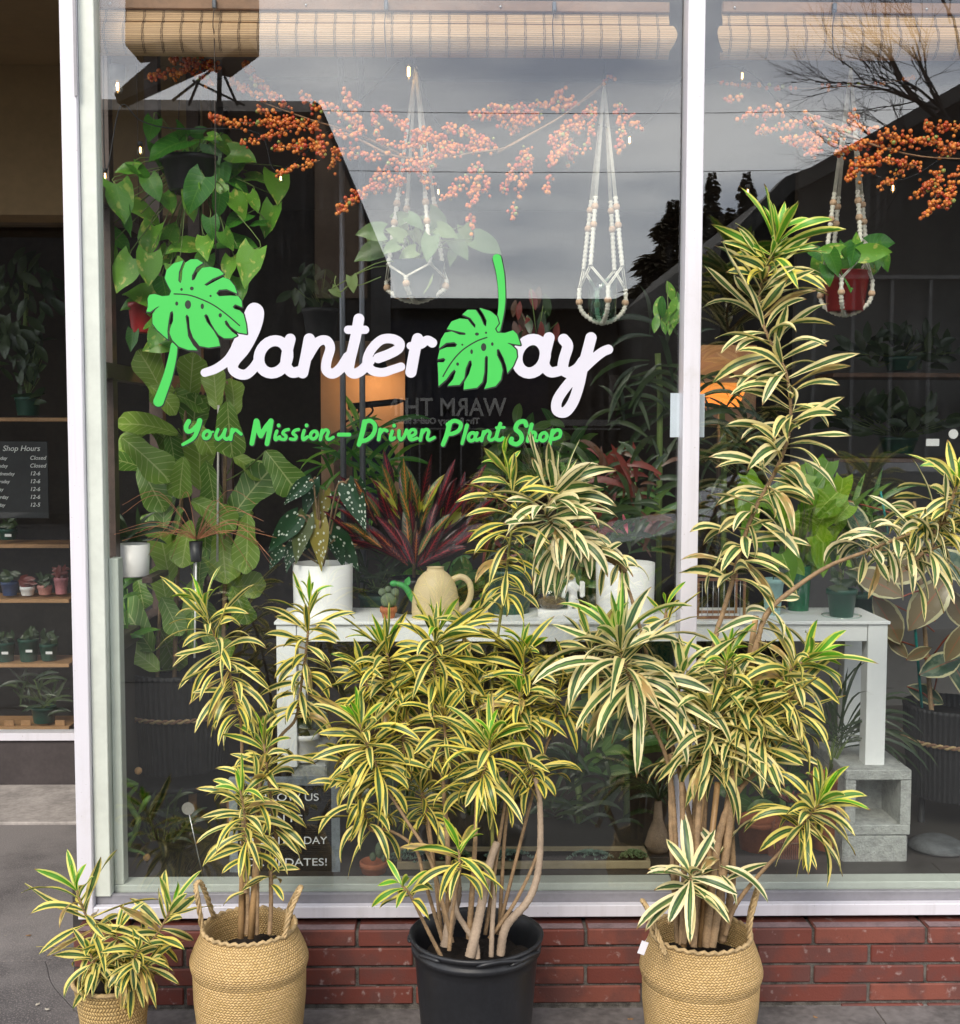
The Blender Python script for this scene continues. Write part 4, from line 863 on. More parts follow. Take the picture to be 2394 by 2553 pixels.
# D: right belly basket
t = song('potted_dracaena', 'tallest white-striped plant, in the right belly basket beside the mullion', GP, 1748, 2325, -.38)
basket(t, 1748, 2326, -.38, 252, 312, None, [[(1658, 2378, -.52), (1640, 2330, -.47), (1617, 2270, -.44), (1602, 2246, -.40), (1612, 2262, -.36), (1632, 2300, -.33)], [(1868, 2345, -.42), (1872, 2290, -.42), (1886, 2235, -.40), (1889, 2215, -.38), (1882, 2235, -.36), (1872, 2270, -.34), (1866, 2310, -.34)]], 9, 2508)
heads(t, [
 dict(p=[(1826, 1451, -.24), (1851, 1356, -.23), (1886, 1262, -.22), (1933, 1176, -.21), (1963, 1099, -.2), (1972, 1022, -.2), (1959, 927, -.2), (1920, 850, -.2), (1893, 770, -.2), (1903, 687, -.2), (1925, 630, -.2), (1938, 585, -.2)], s=[(1722, 2350, -.40), (1730, 2150, -.36), (1740, 1900, -.3), (1783, 1601, -.27), (1800, 1537, -.25)], n=128, L=.160, W=.031, wh=.6, tn=.16, droop=1.6, e0=28, r=.010, e1=85, sp=1),
 dict(p=[(1905, 700, -.2), (1922, 650, -.2), (1938, 600, -.21)], n=24, L=.16, W=.032, wh=.1, tn=.9, droop=.9, e0=14, e1=80),
 dict(p=[(2152, 1378, -.3), (2238, 1343, -.32), (2330, 1310, -.34), (2420, 1290, -.36)], s=[(1850, 1750, -.3), (1885, 1620, -.3), (1911, 1532, -.3), (1980, 1468, -.3), (2066, 1412, -.3)], n=64, L=.145, W=.027, wh=.85, droop=2.3, new=.2, r=.009),
 dict(p=[(2260, 1420, -.34), (2300, 1380, -.34), (2350, 1360, -.34)], n=26, L=.15, W=.025, wh=.7, new=0, droop=2.2, e0=40),
 dict(p=[(2330, 1330, -.33), (2365, 1270, -.34), (2392, 1190, -.35)], n=48, L=.14, W=.027, wh=.3, droop=2.0),
 dict(p=[(1875, 1640, -.3), (1900, 1560, -.3), (1940, 1500, -.3)], n=18, L=.135, W=.026, wh=.8, new=0, e0=50, e1=100),
 dict(p=[(1452, 1372, -.22), (1390, 1320, -.22), (1362, 1280, -.22), (1376, 1240, -.21), (1396, 1210, -.2)], s=[(1780, 2340, -.38), (1700, 1950, -.32), (1630, 1700, -.28), (1594, 1558, -.26), (1560, 1450, -.24), (1530, 1404, -.23)], n=74, L=.160, W=.031, wh=.9, new=.2, droop=2.2, r=.0085),
 dict(p=[(1560, 1425, -.24), (1540, 1400, -.24), (1480, 1375, -.23)], n=12, L=.10, W=.022, wh=.7, new=0, e0=50),
 dict(p=[(1600, 1760, -.38), (1575, 1700, -.38), (1552, 1640, -.38), (1540, 1585, -.38)], s=[(1690, 2340, -.40), (1685, 2100, -.39), (1665, 1900, -.38)], n=80, L=.215, W=.033, wh=.75, droop=2.5, r=.009),
 dict(p=[(1500, 1700, -.3), (1480, 1650, -.3), (1470, 1600, -.3)], n=26, L=.16, W=.027, wh=.5, new=.3),
 dict(p=[(1800, 1760, -.33), (1806, 1700, -.33), (1815, 1640, -.33)], s=[(1750, 2340, -.40), (1760, 2000, -.36)], n=50, L=.15, W=.025, wh=.3, tn=.35),
 dict(p=[(1890, 1790, -.34), (1935, 1710, -.34), (1985, 1660, -.35), (2030, 1640, -.36)], s=[(1800, 2350, -.40), (1812, 2000, -.36)], n=66, L=.15, W=.025, wh=.25, tn=.35),
 dict(p=[(1760, 1930, -.38), (1768, 1850, -.38), (1775, 1780, -.38)], s=[(1735, 2360, -.42), (1745, 2100, -.40)], n=62, L=.17, W=.028, wh=.5, new=.3, r=.010),
 dict(p=[(1905, 1900, -.36), (1900, 1820, -.36), (1890, 1750, -.36)], s=[(1800, 2345, -.40), (1826, 2200, -.38), (1830, 2000, -.37)], n=62, L=.16, W=.027, wh=.4, new=.4, r=.012),
 dict(p=[(1690, 1800, -.34), (1690, 1740, -.34), (1700, 1680, -.34)], n=46, L=.16, W=.027, wh=.6, new=.2),
 dict(p=[(1830, 1880, -.34), (1835, 1800, -.34), (1850, 1730, -.34)], n=50, L=.16, W=.027, wh=.4, new=.2),
 dict(p=[(1985, 1830, -.34), (1975, 1760, -.34), (1960, 1700, -.34)], n=36, L=.14, W=.024, wh=.2, new=.3),
 dict(p=[(1985, 2080, -.44), (2010, 2045, -.45), (2045, 2000, -.46)], s=[(1808, 2330, -.42), (1834, 2258, -.43), (1894, 2180, -.43), (1960, 2110, -.44)], n=56, L=.15, W=.026, wh=.2, tn=.25, droop=2.4, r=.007),
 dict(p=[(1722, 2225, -.5), (1722, 2205, -.5), (1722, 2180, -.5)], s=[(1705, 2350, -.46), (1715, 2280, -.48)], n=26, L=.145, W=.031, wh=.85, new=0, e0=35, e1=105, droop=1.0),
 dict(p=[(1800, 2200, -.42), (1795, 2170, -.42), (1790, 2130, -.42)], n=12, L=.16, W=.026, wh=.8, new=0, e0=40, e1=95, droop=1.6),
 dict(p=[(1662, 1560, -.2), (1660, 1540, -.2), (1662, 1515, -.2)], n=9, L=.10, W=.02, wh=0, new=1, tn=.9, e1=70, droop=1.2),
], .15, .026, .4, .008, 500)
for pts, r_ in (([(1690, 2350, -.42), (1675, 2100, -.39), (1672, 1880, -.37)], .008), ([(1760, 2360, -.44), (1790, 2100, -.41), (1838, 1960, -.38)], .012), ([(1730, 2360, -.46), (1735, 2150, -.44), (1745, 1980, -.42)], .009), ([(1775, 2360, -.44), (1800, 2200, -.42), (1826, 2000, -.40), (1828, 1850, -.38)], .012), ([(1700, 2355, -.44), (1706, 2200, -.42), (1700, 1950, -.39)], .009)):
    b = MB(); ringed(b, PP(pts), r_, r_ * .85, 8, 5, 0, .03); b.build('stem', m_stem, t)
for pts in ([(1705, 2360, -.45), (1760, 1900, -.39)], [(1745, 2360, -.43), (1790, 1950, -.37)], [(1855, 1740, -.25), (1885, 1535, -.24)]):
    b = MB(); b.tube(PP(pts), .0085, 8); b.build('cane', m_cane, t)
b = MB(); p = P(1604, 2362, -.5); b.box(p.x - .011, p.x + .008, -.505, -.504, p.z - .018, p.z + .018, 0, 0, Matrix.Rotation(.35, 3, 'Y'), p); b.tube([P(1614, 2340, -.48), p + Vector((.004, 0, .016))], .0005, 4)
b.build('price_tag', M('tag_white', (.78, .76, .80), .6, .03, 3, 0), t)

# litter on the pavement
rr = random.Random(2)
for i, (x, y, lab, ang) in enumerate([(64, 2332, 'small brown curled leaf on the asphalt left of the small basket', 20), (88, 2506, 'pale crumpled leaf at the lower left corner', 70), (125, 2516, 'pale leaf scrap next to the small basket foot', 160), (1565, 2540, 'brown leaf lying on the slab left of the right belly basket', 10), (2040, 2538, 'dry leaf on the slab below the right-hand bricks', 120)]):
    d = (ROT @ Vector(((x - IW / 2) / F_PX, -(y - IH / 2) / F_PX, -1))); k = -(EYE.z - .009) / d.z; p = EYE + d * k; b = MB(); a = R_(ang)
    b.leaf(p, (math.cos(a), math.sin(a), .1), (-math.sin(a), math.cos(a), .1), .02, .011, STRAP, .6, .5, 0, (0, .5, 0), 5, wave=.1)
    tag(b.build('fallen_leaf', M('dry_leaf', (.30, .17, .08), .8, .5, 40, .2) if i in (0, 3, 4) else M('pale_leaf', (.5, .46, .38), .8)), lab, 'leaf', 'dry leaves fallen on the ground')
# ---------------------------------------------------------------- inside the window
m_poth, m_fig, m_spot, m_crot, m_neon, m_rub, m_phil, m_plain = (leafmat(n, k) for n, k in (('pothos_leaf', 'pothos'), ('fig_leaf', 'fig'), ('spotted_leaf', 'spot'), ('croton_leaf', 'croton'), ('neon_leaf', 'neon'), ('rubber_leaf', 'rubber'), ('philodendron_leaf', 'philo'), ('dark_leaf', 'plain')))
HEART = [(0, .78), (.08, .95), (.22, 1), (.4, .92), (.6, .7), (.8, .38), (.92, .14), (1, .01)]
FIDDLE = [(0, .12), (.12, .52), (.3, .68), (.42, .66), (.6, .9), (.76, 1), (.9, .8), (.97, .42), (1, .1)]
OVAL = [(0, .08), (.15, .6), (.4, 1), (.6, .95), (.82, .6), (1, .02)]
WING = [(0, .55), (.1, .9), (.3, 1), (.55, .7), (.8, .32), (1, .01)]
m_wpot = M('white_ceramic', (.88, .87, .85), .3, .03, 3, .03); m_terra = M('terracotta', (.42, .13, .055), .85, .2, 12, .3); m_gpot = M('dark_green_plastic', (.015, .07, .045), .4, .15, 5, .05)
m_tbl = M('white_painted_wood', (.90, .91, .90), .5, .04, 6, .1); m_vine = M('green_vine', (.14, .20, .05), .6, .2, 20, .1); m_rope = M('cotton_rope', (.74, .70, .60), .9, .12, 60, .6); m_bead = M('wood_bead', (.58, .38, .24), .6, .15, 20, .1)
m_black = M('black_wicker', (.014, .014, .016), .6, .3, 30, .4); m_pine = M('pine_wood', (.46, .25, .11), .6, .2, 8, .2)
def fl(mb, px, py, ln, ang, Y, prof, wr, seed, mat_i=0, droop=.3, fold=.18, lobe=.12, tiltr=.45, seg=7, nu=2, wave=.03, center=True, new=0, wh=0, face=.35):
    """a leaf seen roughly face-on; ln in photo pixels, ang = direction of its tip"""
    rr = random.Random(seed); s = S(Y); L_ = ln * s; a = R_(ang); ty = rr.uniform(-tiltr, tiltr)
    d = Vector((math.cos(a), -abs(ty) * .8 if ty < 0 else ty * .3, math.sin(a))).normalized()
    nrm = Vector((rr.uniform(-face, face), -1, rr.uniform(0, face * 1.6))).normalized(); side = d.cross(nrm)
    p = P(px, py, Y)
    if center: p = p - d * L_ * .5
    mb.leaf(p, d, side, L_, L_ * wr, prof, droop, fold, mat_i, (new, rr.random(), wh), seg, lobe, wave, rr.uniform(-.25, .25), None, nu, rr.uniform(-.5, .2)); return p
def potlathe(mb, cx, ybot, ytop, wtop, wbot, Y, mi=0, rim=0.0, n=40, rimh=.018):
    s = S(Y); c = P(cx, ybot, Y); z0 = c.z; z1 = P(cx, ytop, Y).z; a, b_ = wtop * s / 2, wbot * s / 2
    pr = [(.0005, 0), (b_ * .97, 0), (b_, .004)]
    if rim: pr += [(a * .97, z1 - z0 - rimh), (a * (1 + rim), z1 - z0 - rimh + .001), (a * (1 + rim), z1 - z0 - .002)]
    pr += [(a, z1 - z0), (a * .93, z1 - z0), (a * .9, z1 - z0 - .02), (.0005, z1 - z0 - .022)]
    mb.lathe(pr, (c.x, Y, z0), n, mi); return Vector((c.x, Y, z0)), Vector((c.x, Y, z1))
def potplant(name, lab, cat, cx, ybot, ytop, wtop, wbot, Y, m, rim=0.0, group=None):
    b = MB(); p0, p1 = potlathe(b, cx, ybot, ytop, wtop, wbot, Y, 0, rim); t = thing(name, lab, cat, p0, group); b.build('pot', m, t); return t, p0, p1
# the white table on concrete blocks
yt0, yt1 = .26, .56; zt_ = P(1200, 1549, yt0).z; za = P(1200, 1600, yt0).z; zl = P(1200, 1912, yt0).z
xa, xb = P(690, 1700, yt0).x, P(2214, 1570, yt0).x
t = thing('side_table', 'long white painted table carrying the pots, standing on concrete blocks', 'table', ((xa + xb) / 2, .4, zl))
b = MB(); b.box(xa - .006, xb + .006, yt0 - .008, yt1, P(1200, 1557, yt0).z, zt_, 0, .0015); b.build('tabletop', m_tbl, t)
b = MB(); b.box(xa + .066, xb - .066, yt0 + .003, yt0 + .02, za, P(1200, 1557, yt0).z - .0005, 0, .001); b.box(xa + .066, xb - .066, yt1 - .03, yt1 - .012, za, P(1200, 1557, yt0).z - .0005, 0, .001); b.build('apron', m_tbl, t)
for x in (xa, xb - .064):
    for y in (yt0, yt1 - .066): b = MB(); b.box(x, x + .064, y, y + .06, zl, P(1200, 1557, yt0).z - .0005, 0, .0015); b.build('leg', m_tbl, t)
m_conc = M('cinder_concrete', (.42, .43, .41), .95, .25, 30, 1.0, .005, fine=140)
def block(px0, px1, ya, yb, z0, z1, lab, hole=True, yfront=.2):
    y0, y1 = yfront, yfront + .36; x0, x1 = P(px0, ya, y0).x, P(px1, ya, y0).x
    b = MB(); w = .034
    if hole:
        b.box(x0, x1, y0, y1, z0, z0 + w, 0, .003); b.box(x0, x1, y0, y1, z1 - w, z1, 0, .003)
        b.box(x0 + .0005, x0 + w, y0 + .001, y1 - .001, z0 + w + .0003, z1 - w - .0003, 0); b.box(x1 - w, x1 - .0005, y0 + .001, y1 - .001, z0 + w + .0003, z1 - w - .0003, 0); b.box(x0 + w, x1 - w, y0 + .17, y0 + .2, z0 + w + .0003, z1 - w - .0003, 0)
    else: b.box(x0, x1, y0, y1, z0, z1, 0, .006)
    tag(b.build('concrete_block', m_conc), lab, 'concrete block', 'concrete blocks under the table')
zf = ZF - .006; zb1 = P(2180, 2083, .2).z; zb2 = P(2180, 1920, .2).z; zb0 = P(2180, 2155, .2).z
block(2104, 2264, 2150, 2, zf, zb0 - .001, 'thin solid concrete block lying lowest under the right table leg', False)
block(2102, 2264, 2100, 2, zb0 + .0005, zb1 - .001, 'solid concrete block in the middle of the right-hand stack', False, .203)
block(2108, 2272, 2000, 2, zb1 + .0005, zb2, 'hollow concrete block on top of the right-hand stack, opening facing the street')
block(730, 812, 2100, 2, zf, zb1 - .001, 'lower concrete block under the left table leg behind the letter board', False, .28)
block(728, 815, 2000, 2, zb1 + .0005, zb2, 'upper concrete block beneath the small white pot at the left leg', False, .283)
for x in (xb - .064, xa):
    pass
# hanging golden pothos
t = thing('hanging_pothos', 'big golden pothos with heart leaves spilling down at the upper left of the window', 'potted plant', P(470, 560, .4))
c0 = [(875,760,130,-110),(1045,745,110,95),(1130,770,110,170),(1250,790,90,0),(960,850,260,200),(1150,860,180,60),(960,950,210,-70),(1090,980,180,-100),(1320,860,180,-40),(1420,900,160,-10),(1270,1060,210,-95),(1370,980,150,-120),(1130,1130,230,-120),(1500,1030,160,0),(1610,1090,200,-80),(1400,1070,140,-20),(730,980,130,180),(830,1010,150,-40),(600,1180,170,-110),(700,1190,230,-80),(860,1250,210,-30),(980,1180,150,-60),(1110,1190,200,-100),(1270,1200,140,-100),(1390,1200,180,-60),(1360,1280,170,-150),(1560,1290,190,-110),(1490,1300,100,180),(610,1310,150,-60),(700,1400,170,-30),(860,1410,200,-110),(1060,1420,210,175),(1200,1440,170,-80),(1390,1410,240,0),(1440,1560,230,-110),(720,1600,220,-120),(860,1570,200,-90),(820,1700,230,160),(960,1690,160,-80),(1400,1680,150,-80),(590,1430,110,-20),(1330,1570,150,-100),(750,1300,150,-80),(1000,1330,140,60),(1230,1330,130,-80),(1180,1560,150,-100),(1050,1600,150,-60),(900,1100,150,-60),(1050,1060,150,-80),(650,1500,120,-70),(1250,900,140,-60),(1290,1120,140,-60),(640,1250,130,-120),(1480,1180,120,-60),(1330,1400,120,-60),(940,1500,130,-120),(880,1880,120,-160),(900,1960,150,-120)]
st = MB(); k = 0; root = P(480, 400, .46); lf = MB()
rr = random.Random(3)
for x, y, l, a in c0:
    Y = .40 + rr.uniform(-.10, .08); p = fl(lf, x * .4292, y * .4292, l * .43, a, Y, HEART, .80, k, droop=.6, lobe=.2, wave=.03, tiltr=.8, face=1.0); k += 1
    st.tube(smooth_path([p, p + Vector((rr.uniform(-.02, .02), .03, .03)), p.lerp(root, .5) + Vector((0, .03, .02)), root], 3), .0018, 4)
lf.build('foliage', m_poth, t); st.build('vine', m_vine, t)
b = MB(); potlathe(b, 480, 480, 395, 150, 110, .46, 0, .04); b.build('pot', M('black_plastic', (.015, .015, .017), .4, .2, 4, .05), t)
b = MB()
for q in (440, 540): b.tube([P(q, 400, .46), (P(470, 100, .46).x, .46, 3.3)], .002, 4)
b.build('hanger', m_cord, t)
t, p0, p1 = potplant('hanging_pot_plant', 'red plastic pot with trailing leaves half hidden behind the left green leaf emblem', 'potted plant', 352, 830, 755, 60, 46, .5, M('red_plastic', (.45, .03, .03), .35, .1, 3, 0), .04)
b = MB()
for i, (x, y, l, a) in enumerate([(385, 860, 70, 190), (420, 850, 60, 170), (330, 850, 55, -100), (440, 830, 50, -60), (370, 750, 60, 120), (320, 760, 50, 200)]): fl(b, x, y, l, a, .48, HEART, .7, 60 + i, droop=.4)
b.build('foliage', m_poth, t); b = MB(); b.tube([p1, (p1.x, .5, 3.3)], .0015, 4); b.build('hanger', m_cord, t)
# fiddle-leaf fig
t = thing('fiddle_leaf_fig', 'fiddle-leaf fig with big veined leaves standing in a black wicker basket behind the left pane', 'potted plant', P(470, 1960, .72))
c4 = [(890,190,270,110),(930,260,230,-70),(1110,210,250,80),(960,330,200,-40),(1100,340,220,-20),(1250,270,220,95),(1360,320,200,90),(860,480,300,160),(960,540,280,-40),(1130,450,280,80),(1330,520,290,-90),(860,680,320,-40),(1160,700,280,90),(750,700,230,150),(880,850,270,-60),(1230,830,240,-80),(1450,880,340,55),(1640,760,280,-50),(950,950,280,90),(1250,1000,260,-30),(1440,1180,300,-90),(1300,1250,280,-80),(960,1250,260,100),(1150,1330,250,90),(1410,1420,230,10),(1400,1540,220,-70),(950,1420,220,100),(820,1470,170,-70),(780,1640,340,125),(820,1830,230,140),(980,1800,250,-70),(1000,1600,220,-60),(1080,1180,240,-100),(770,560,190,-150),(1460,730,200,-30),(1050,800,220,-100),(1180,560,200,-50),(1020,1080,230,60),(1190,1130,230,-90),(1130,1500,210,-80),(1230,1600,220,-60),(1100,1700,220,-100),(1260,1760,200,-40),(900,1100,200,130),(1350,1010,200,30),(1010,650,220,-80)]
lf = MB(); st = MB()
tr = [(430, 1900), (440, 1500), (455, 1200), (470, 900)], [(545, 1900), (560, 1500), (560, 1250), (565, 950)], [(400, 1900), (392, 1700), (400, 1500)]
for i, (x, y, l, a) in enumerate(c4):
    Y = .66 + rr.uniform(-.14, .14); p = fl(lf, x * .4292, 850 + y * .4292, l * .50, a, Y, FIDDLE, .62, 100 + i, droop=.3, lobe=0, wave=.05, tiltr=.7, face=.8, seg=8)
    j = 0 if x < 1180 else 1; py = 850 + y * .4292; q = P((445, 560)[j], py + 25, .72); st.tube(smooth_path([p, p.lerp(q, .5) + Vector((0, .02, -.01)), q], 3), .003, 4)
lf.build('foliage', m_fig, t); st.build('petiole', m_vine, t)
for tt in tr: b = MB(); ringed(b, [P(x, y, .72) for x, y in tt], .009, .006); b.build('trunk', m_stem, t)
b = MB()
for x0_, y0_, y1_ in ((485, 1404, 1480), (545, 1010, 1400)): b.tube([P(x0_, y0_, .6), P(x0_ - 3, y1_, .6)], .004, 6)
b.build('stake', M('pale_stake', (.55, .52, .48), .6), t)
def wicker(t, cx, ytop, ybot, wt, wb, Y, yrope):
    s = S(Y); c = P(cx, ybot, Y); H = P(cx, ytop, Y).z - c.z; n = 56; b = MB(); vs = []; prof = [(wb / 2 * s, 0), (wb / 2 * s * 1.04, H * .3), (wt / 2 * s * .98, H * .7), (wt / 2 * s, H * .96), (wt / 2 * s * 1.02, H), (wt / 2 * s * .96, H + .003), (wt / 2 * s * .9, H * .7)]
    for r, z in prof:
        for k in range(n * 4): a = k / (n * 4) * 6.2832; q = r * (1 + .022 * math.cos(a * n)); vs.append((c.x + q * math.cos(a), Y + q * math.sin(a), c.z + z))
    m = n * 4; b.add(vs, [(i * m + k, i * m + (k + 1) % m, (i + 1) * m + (k + 1) % m, (i + 1) * m + k) for i in range(len(prof) - 1) for k in range(m)])
    b.lathe([(wt / 2 * s * .93, H * .86), (.001, H * .87)], (c.x, Y, c.z), 24)
    bk = b.build('basket', m_black, t); zr_ = P(cx, yrope, Y - wt / 2 * s).z; R0 = wt / 2 * s * 1.035
    for ph in (0, math.pi):
        b = MB(); b.tube([(c.x + (R0 + .004 * math.cos(k * .9 + ph)) * math.cos(k / 180 * 6.283), Y + (R0 + .004 * math.cos(k * .9 + ph)) * math.sin(k / 180 * 6.283), zr_ + .005 * math.sin(k * .9 + ph)) for k in range(181)], .0045, 5, 0); b.build('rope', m_ropeb if ph else m_rail, bk)
wicker(t, 450, 1665, 1905, 268, 230, .72, 1800)
ts = thing('wooden_stool', 'round dark stool on pale wooden legs under the black wicker basket of the fig', 'stool', P(450, 2190, .7))
b = MB(); c = P(450, 1930, .72); s = S(.72); b.lathe([(.001, 0), (100 * s, 0), (140 * s, .012), (144 * s, .03), (130 * s, .034), (.001, .03)], (c.x, .72, c.z - .03), 40); b.build('seat', m_black, ts)
for xx, yy in ((330, .58), (480, .60), (345, .86), (560, .8), (575, .62)): b = MB(); q = P(xx, 1950, yy); q2 = P(xx - 2, 2190, yy); b.box(q.x - .013, q.x + .013, yy - .013, yy + .013, ZF - .006, c.z - .032, 0, .002); b.build('leg', m_pine, ts)
b = MB(); q = P(330, 2120, .58); b.box(q.x, P(480, 2120, .6).x - .014, .585, .6, q.z, q.z + .02, 0, .001); b.build('stretcher', m_pine, ts)
# white pot on the dark shelf at left
sh = MB(); p = P(262, 1450, .46); q = P(395, 1450, .46); sh.box(XL2 + .002, q.x, .38, .62, P(300, 1438, .4).z - .02, P(300, 1438, .4).z, 0, .002); tag(sh.build('wall_shelf', m_wooddark), 'small dark wooden shelf at the left edge holding the white footed pot', 'shelf')
t, p0, p1 = potplant('potted_plant', 'thin-leaved plant in a white footed pot on the small dark shelf at left', 'potted plant', 333, 1436, 1356, 82, 76, .46, m_wpot)
b = MB()
for i in range(16):
    a = rr.uniform(15, 165); fl(b, 333 + rr.uniform(-25, 25), 1350, rr.uniform(60, 150), a, .46 + rr.uniform(-.04, .04), STRAP, .12, 200 + i, droop=1.2, lobe=0, center=False, nu=1)
b.build('foliage', m_plain, t)
# copper wire spray
t = thing('wire_spray', 'spray of thin copper stems arching sideways in front of the fig', 'ornament', P(490, 1345, .2)); b = MB(); c = P(490, 1345, .2)
for i in range(34):
    sgn = rr.choice((-1, 1)); ex = rr.uniform(40, 210) * sgn; uy = rr.uniform(-60, 35) if i % 4 else rr.uniform(-150, -70); dn = rr.uniform(-10, 90) if rr.random() < .35 else 0
    e = P(490 + ex, 1345 + uy * .6 + dn, .2 + rr.uniform(-.08, .08)); m = P(490 + ex * .5, 1345 + min(uy, 0) * .7 - 18, .2); b.tube(smooth_path([c, m, e], 6), .0009, 4)
b.build('stem', M('copper', (.50, .22, .12), .35, .1, metal=.7), t)
b = MB(); potlathe(b, 489, 1400, 1350, 34, 26, .2); b.build('cup', M('black_plastic', (.015, .015, .017), .4), t); b = MB(); b.tube([P(489, 1400, .2), P(485, 1640, .2)], .003, 6); b.build('rod', m_wpot, t)
# spotted begonia in a tall white pot
t, p0, p1 = potplant('spotted_begonia', 'white-spotted begonia in a tall white cylinder pot at the left end of the table', 'potted plant', 806, 1541, 1404, 150, 146, .42, m_wpot)
b = MB(); st = MB()
for i, (x, y, x2, y2) in enumerate([(772, 1200, 700, 1255), (782, 1195, 757, 1290), (745, 1285, 660, 1375), (765, 1285, 735, 1410), (808, 1225, 790, 1330), (865, 1205, 918, 1325), (893, 1198, 912, 1262), (820, 1320, 905, 1425), (705, 1360, 662, 1425), (800, 1300, 800, 1425), (775, 1330, 700, 1400), (740, 1350, 705, 1430), (835, 1345, 860, 1420)]):
    l = math.hypot(x2 - x, y2 - y) * 1.0; a = math.degrees(math.atan2(-(y2 - y), x2 - x)); Y = .42 + rr.uniform(-.11, .04); p = fl(b, x, y, l, a, Y, WING, .46, 220 + i * 3, droop=.3, lobe=.12, center=False, fold=.3)
    st.tube(smooth_path([p, Vector((p.x * .6 + p1.x * .4, Y, p.z - .02)), p1 - Vector((0, 0, .01))], 4), .0035, 5)
b.build('foliage', m_spot, t); st.build('stem', m_stem, t)
# croton
t, p0, p1 = potplant('croton', 'red-veined dark croton in a black pot behind the beige watering can', 'potted plant', 1030, 1541, 1440, 120, 96, .47, M('black_plastic', (.015, .015, .017), .4), .03)
b = MB()
for i in range(105):
    a = rr.uniform(28, 152); r0 = rr.uniform(5, 190); x = 1035 + math.cos(R_(a)) * r0 * 1.05; y = 1420 - math.sin(R_(a)) * r0; up = r0 > 110
    fl(b, x, y, rr.uniform(85, 140), a + rr.uniform(-18, 18), .47 + rr.uniform(-.12, .08), OVAL, .20, 300 + i, droop=.35, lobe=0, center=False, fold=.3, new=1 if (up and rr.random() < .15) else 0, face=.8)
b.build('foliage', m_crot, t)
b = MB(); b.tube([P(1032, 1440, .47), P(1035, 1300, .47)], .006, 6); b.build('stem', m_stem, t)
# little cactus
t, p0, p1 = potplant('small_cactus', 'tiny grey-green cactus in a small terracotta pot beside the green spout', 'potted plant', 969, 1543, 1512, 40, 28, .33, m_terra, .08)
b = MB(); m_cact = M('cactus_green', (.13, .17, .10), .8, .3, 40, .6); s = S(.33)
for x, y, r in ((969, 1497, 20), (953, 1476, 10), (985, 1477, 11), (968, 1470, 9)): q = P(x, y, .33); b.ball(q, r * s, 0, n=14, m=9, sc=(1, 1, 1.0))
b.build('cactus', m_cact, t)
# beige watering can with a green sprout-like spout
t = thing('watering_can', 'rounded beige watering can with a green spout on the white table', 'watering can', P(1086, 1545, .33)); s = S(.33); c = P(1086, 1545, .33); m_beige = M('beige_plastic', (.66, .52, .28), .5, .06, 4, .05)
b = MB(); b.lathe([(.001, 0), (50 * s, 0), (58 * s, 3 * s), (60 * s, 20 * s), (59 * s, 50 * s), (54 * s, 80 * s), (44 * s, 104 * s), (30 * s, 119 * s), (22 * s, 124 * s), (20 * s, 132 * s), (23 * s, 134 * s), (18 * s, 132 * s), (17 * s, 120 * s)], c, 40, 0, sx=1.0, sy=.8); b.build('body', m_beige, t)
b = MB(); hp = [P(1128, 1445, .33), P(1150, 1438, .33), P(1170, 1452, .33), P(1174, 1480, .33), P(1163, 1508, .33), P(1140, 1526, .33)]; b.tube(smooth_path(hp, 6), 8 * s, 10); b.build('handle', m_beige, t)
b = MB(); hp = smooth_path([P(1046, 1510, .33), P(1028, 1490, .33), P(1014, 1468, .33), P(1000, 1458, .33), P(984, 1455, .33)], 6); b.tube(hp, [ (10 - 4 * i / len(hp)) * s for i in range(len(hp))], 10)
b.leaf(P(1012, 1462, .33), (.35, 0, 1), (1, 0, -.2), 26 * s, 16 * s, OVAL, 0, .3, 0, (0, .5, 0), 6, nu=2); b.ball(P(982, 1455, .33), 8 * s, 0, n=12, m=8, sc=(1.3, 1, 1))
b.build('spout', M('spout_green', (.05, .32, .07), .45, .1, 4, .02), t)
# clear and green pots behind
t, p0, p1 = potplant('potted_plant', 'fine-leaved plant in a dark green pot behind the thin upright dracaena stem', 'potted plant', 1268, 1541, 1418, 128, 100, .46, m_gpot, .03)
b = MB()
for i in range(60): fl(b, 1240 + rr.uniform(-50, 60), 1400 + rr.uniform(-120, 20), rr.uniform(60, 110), rr.uniform(30, 150), .47 + rr.uniform(-.08, .06), STRAP, .10, 400 + i, droop=1.2, lobe=0, center=False, nu=1, new=rr.choice((0, 0, 1)))
b.build('foliage', m_plain, t)
t = thing('small_terrarium', 'small round glass bowl of moss on the white base beside the white figurine', 'terrarium', P(1376, 1530, .34)); s = S(.34); c = P(1376, 1518, .34)
b = MB(); b.lathe([(.001, 0), (22 * s, 0), (34 * s, 14 * s), (38 * s, 30 * s), (34 * s, 48 * s), (26 * s, 58 * s), (28 * s, 60 * s)], c, 32); b.build('bowl', M_glass('bowl_glass', .05, (.9, .93, .92)), t)
b = MB(); b.lathe([(.001, 3 * s), (22 * s, 3 * s), (33 * s, 14 * s), (35 * s, 24 * s), (20 * s, 30 * s), (.001, 28 * s)], c, 24); b.build('moss', M('moss', (.20, .13, .05), .95, .5, 90, 1), t)
t = thing('astronaut_figurine', 'small white spaceman figurine with a backpack on an oval white base', 'figurine', P(1420, 1541, .34)); c = P(1398, 1541, .34)
b = MB(); b.lathe([(.001, 0), (58 * s, 0), (58 * s, 22 * s), (55 * s, 24 * s), (.001, 24 * s)], c, 40, sy=.5); b.build('base', m_wpot, t)
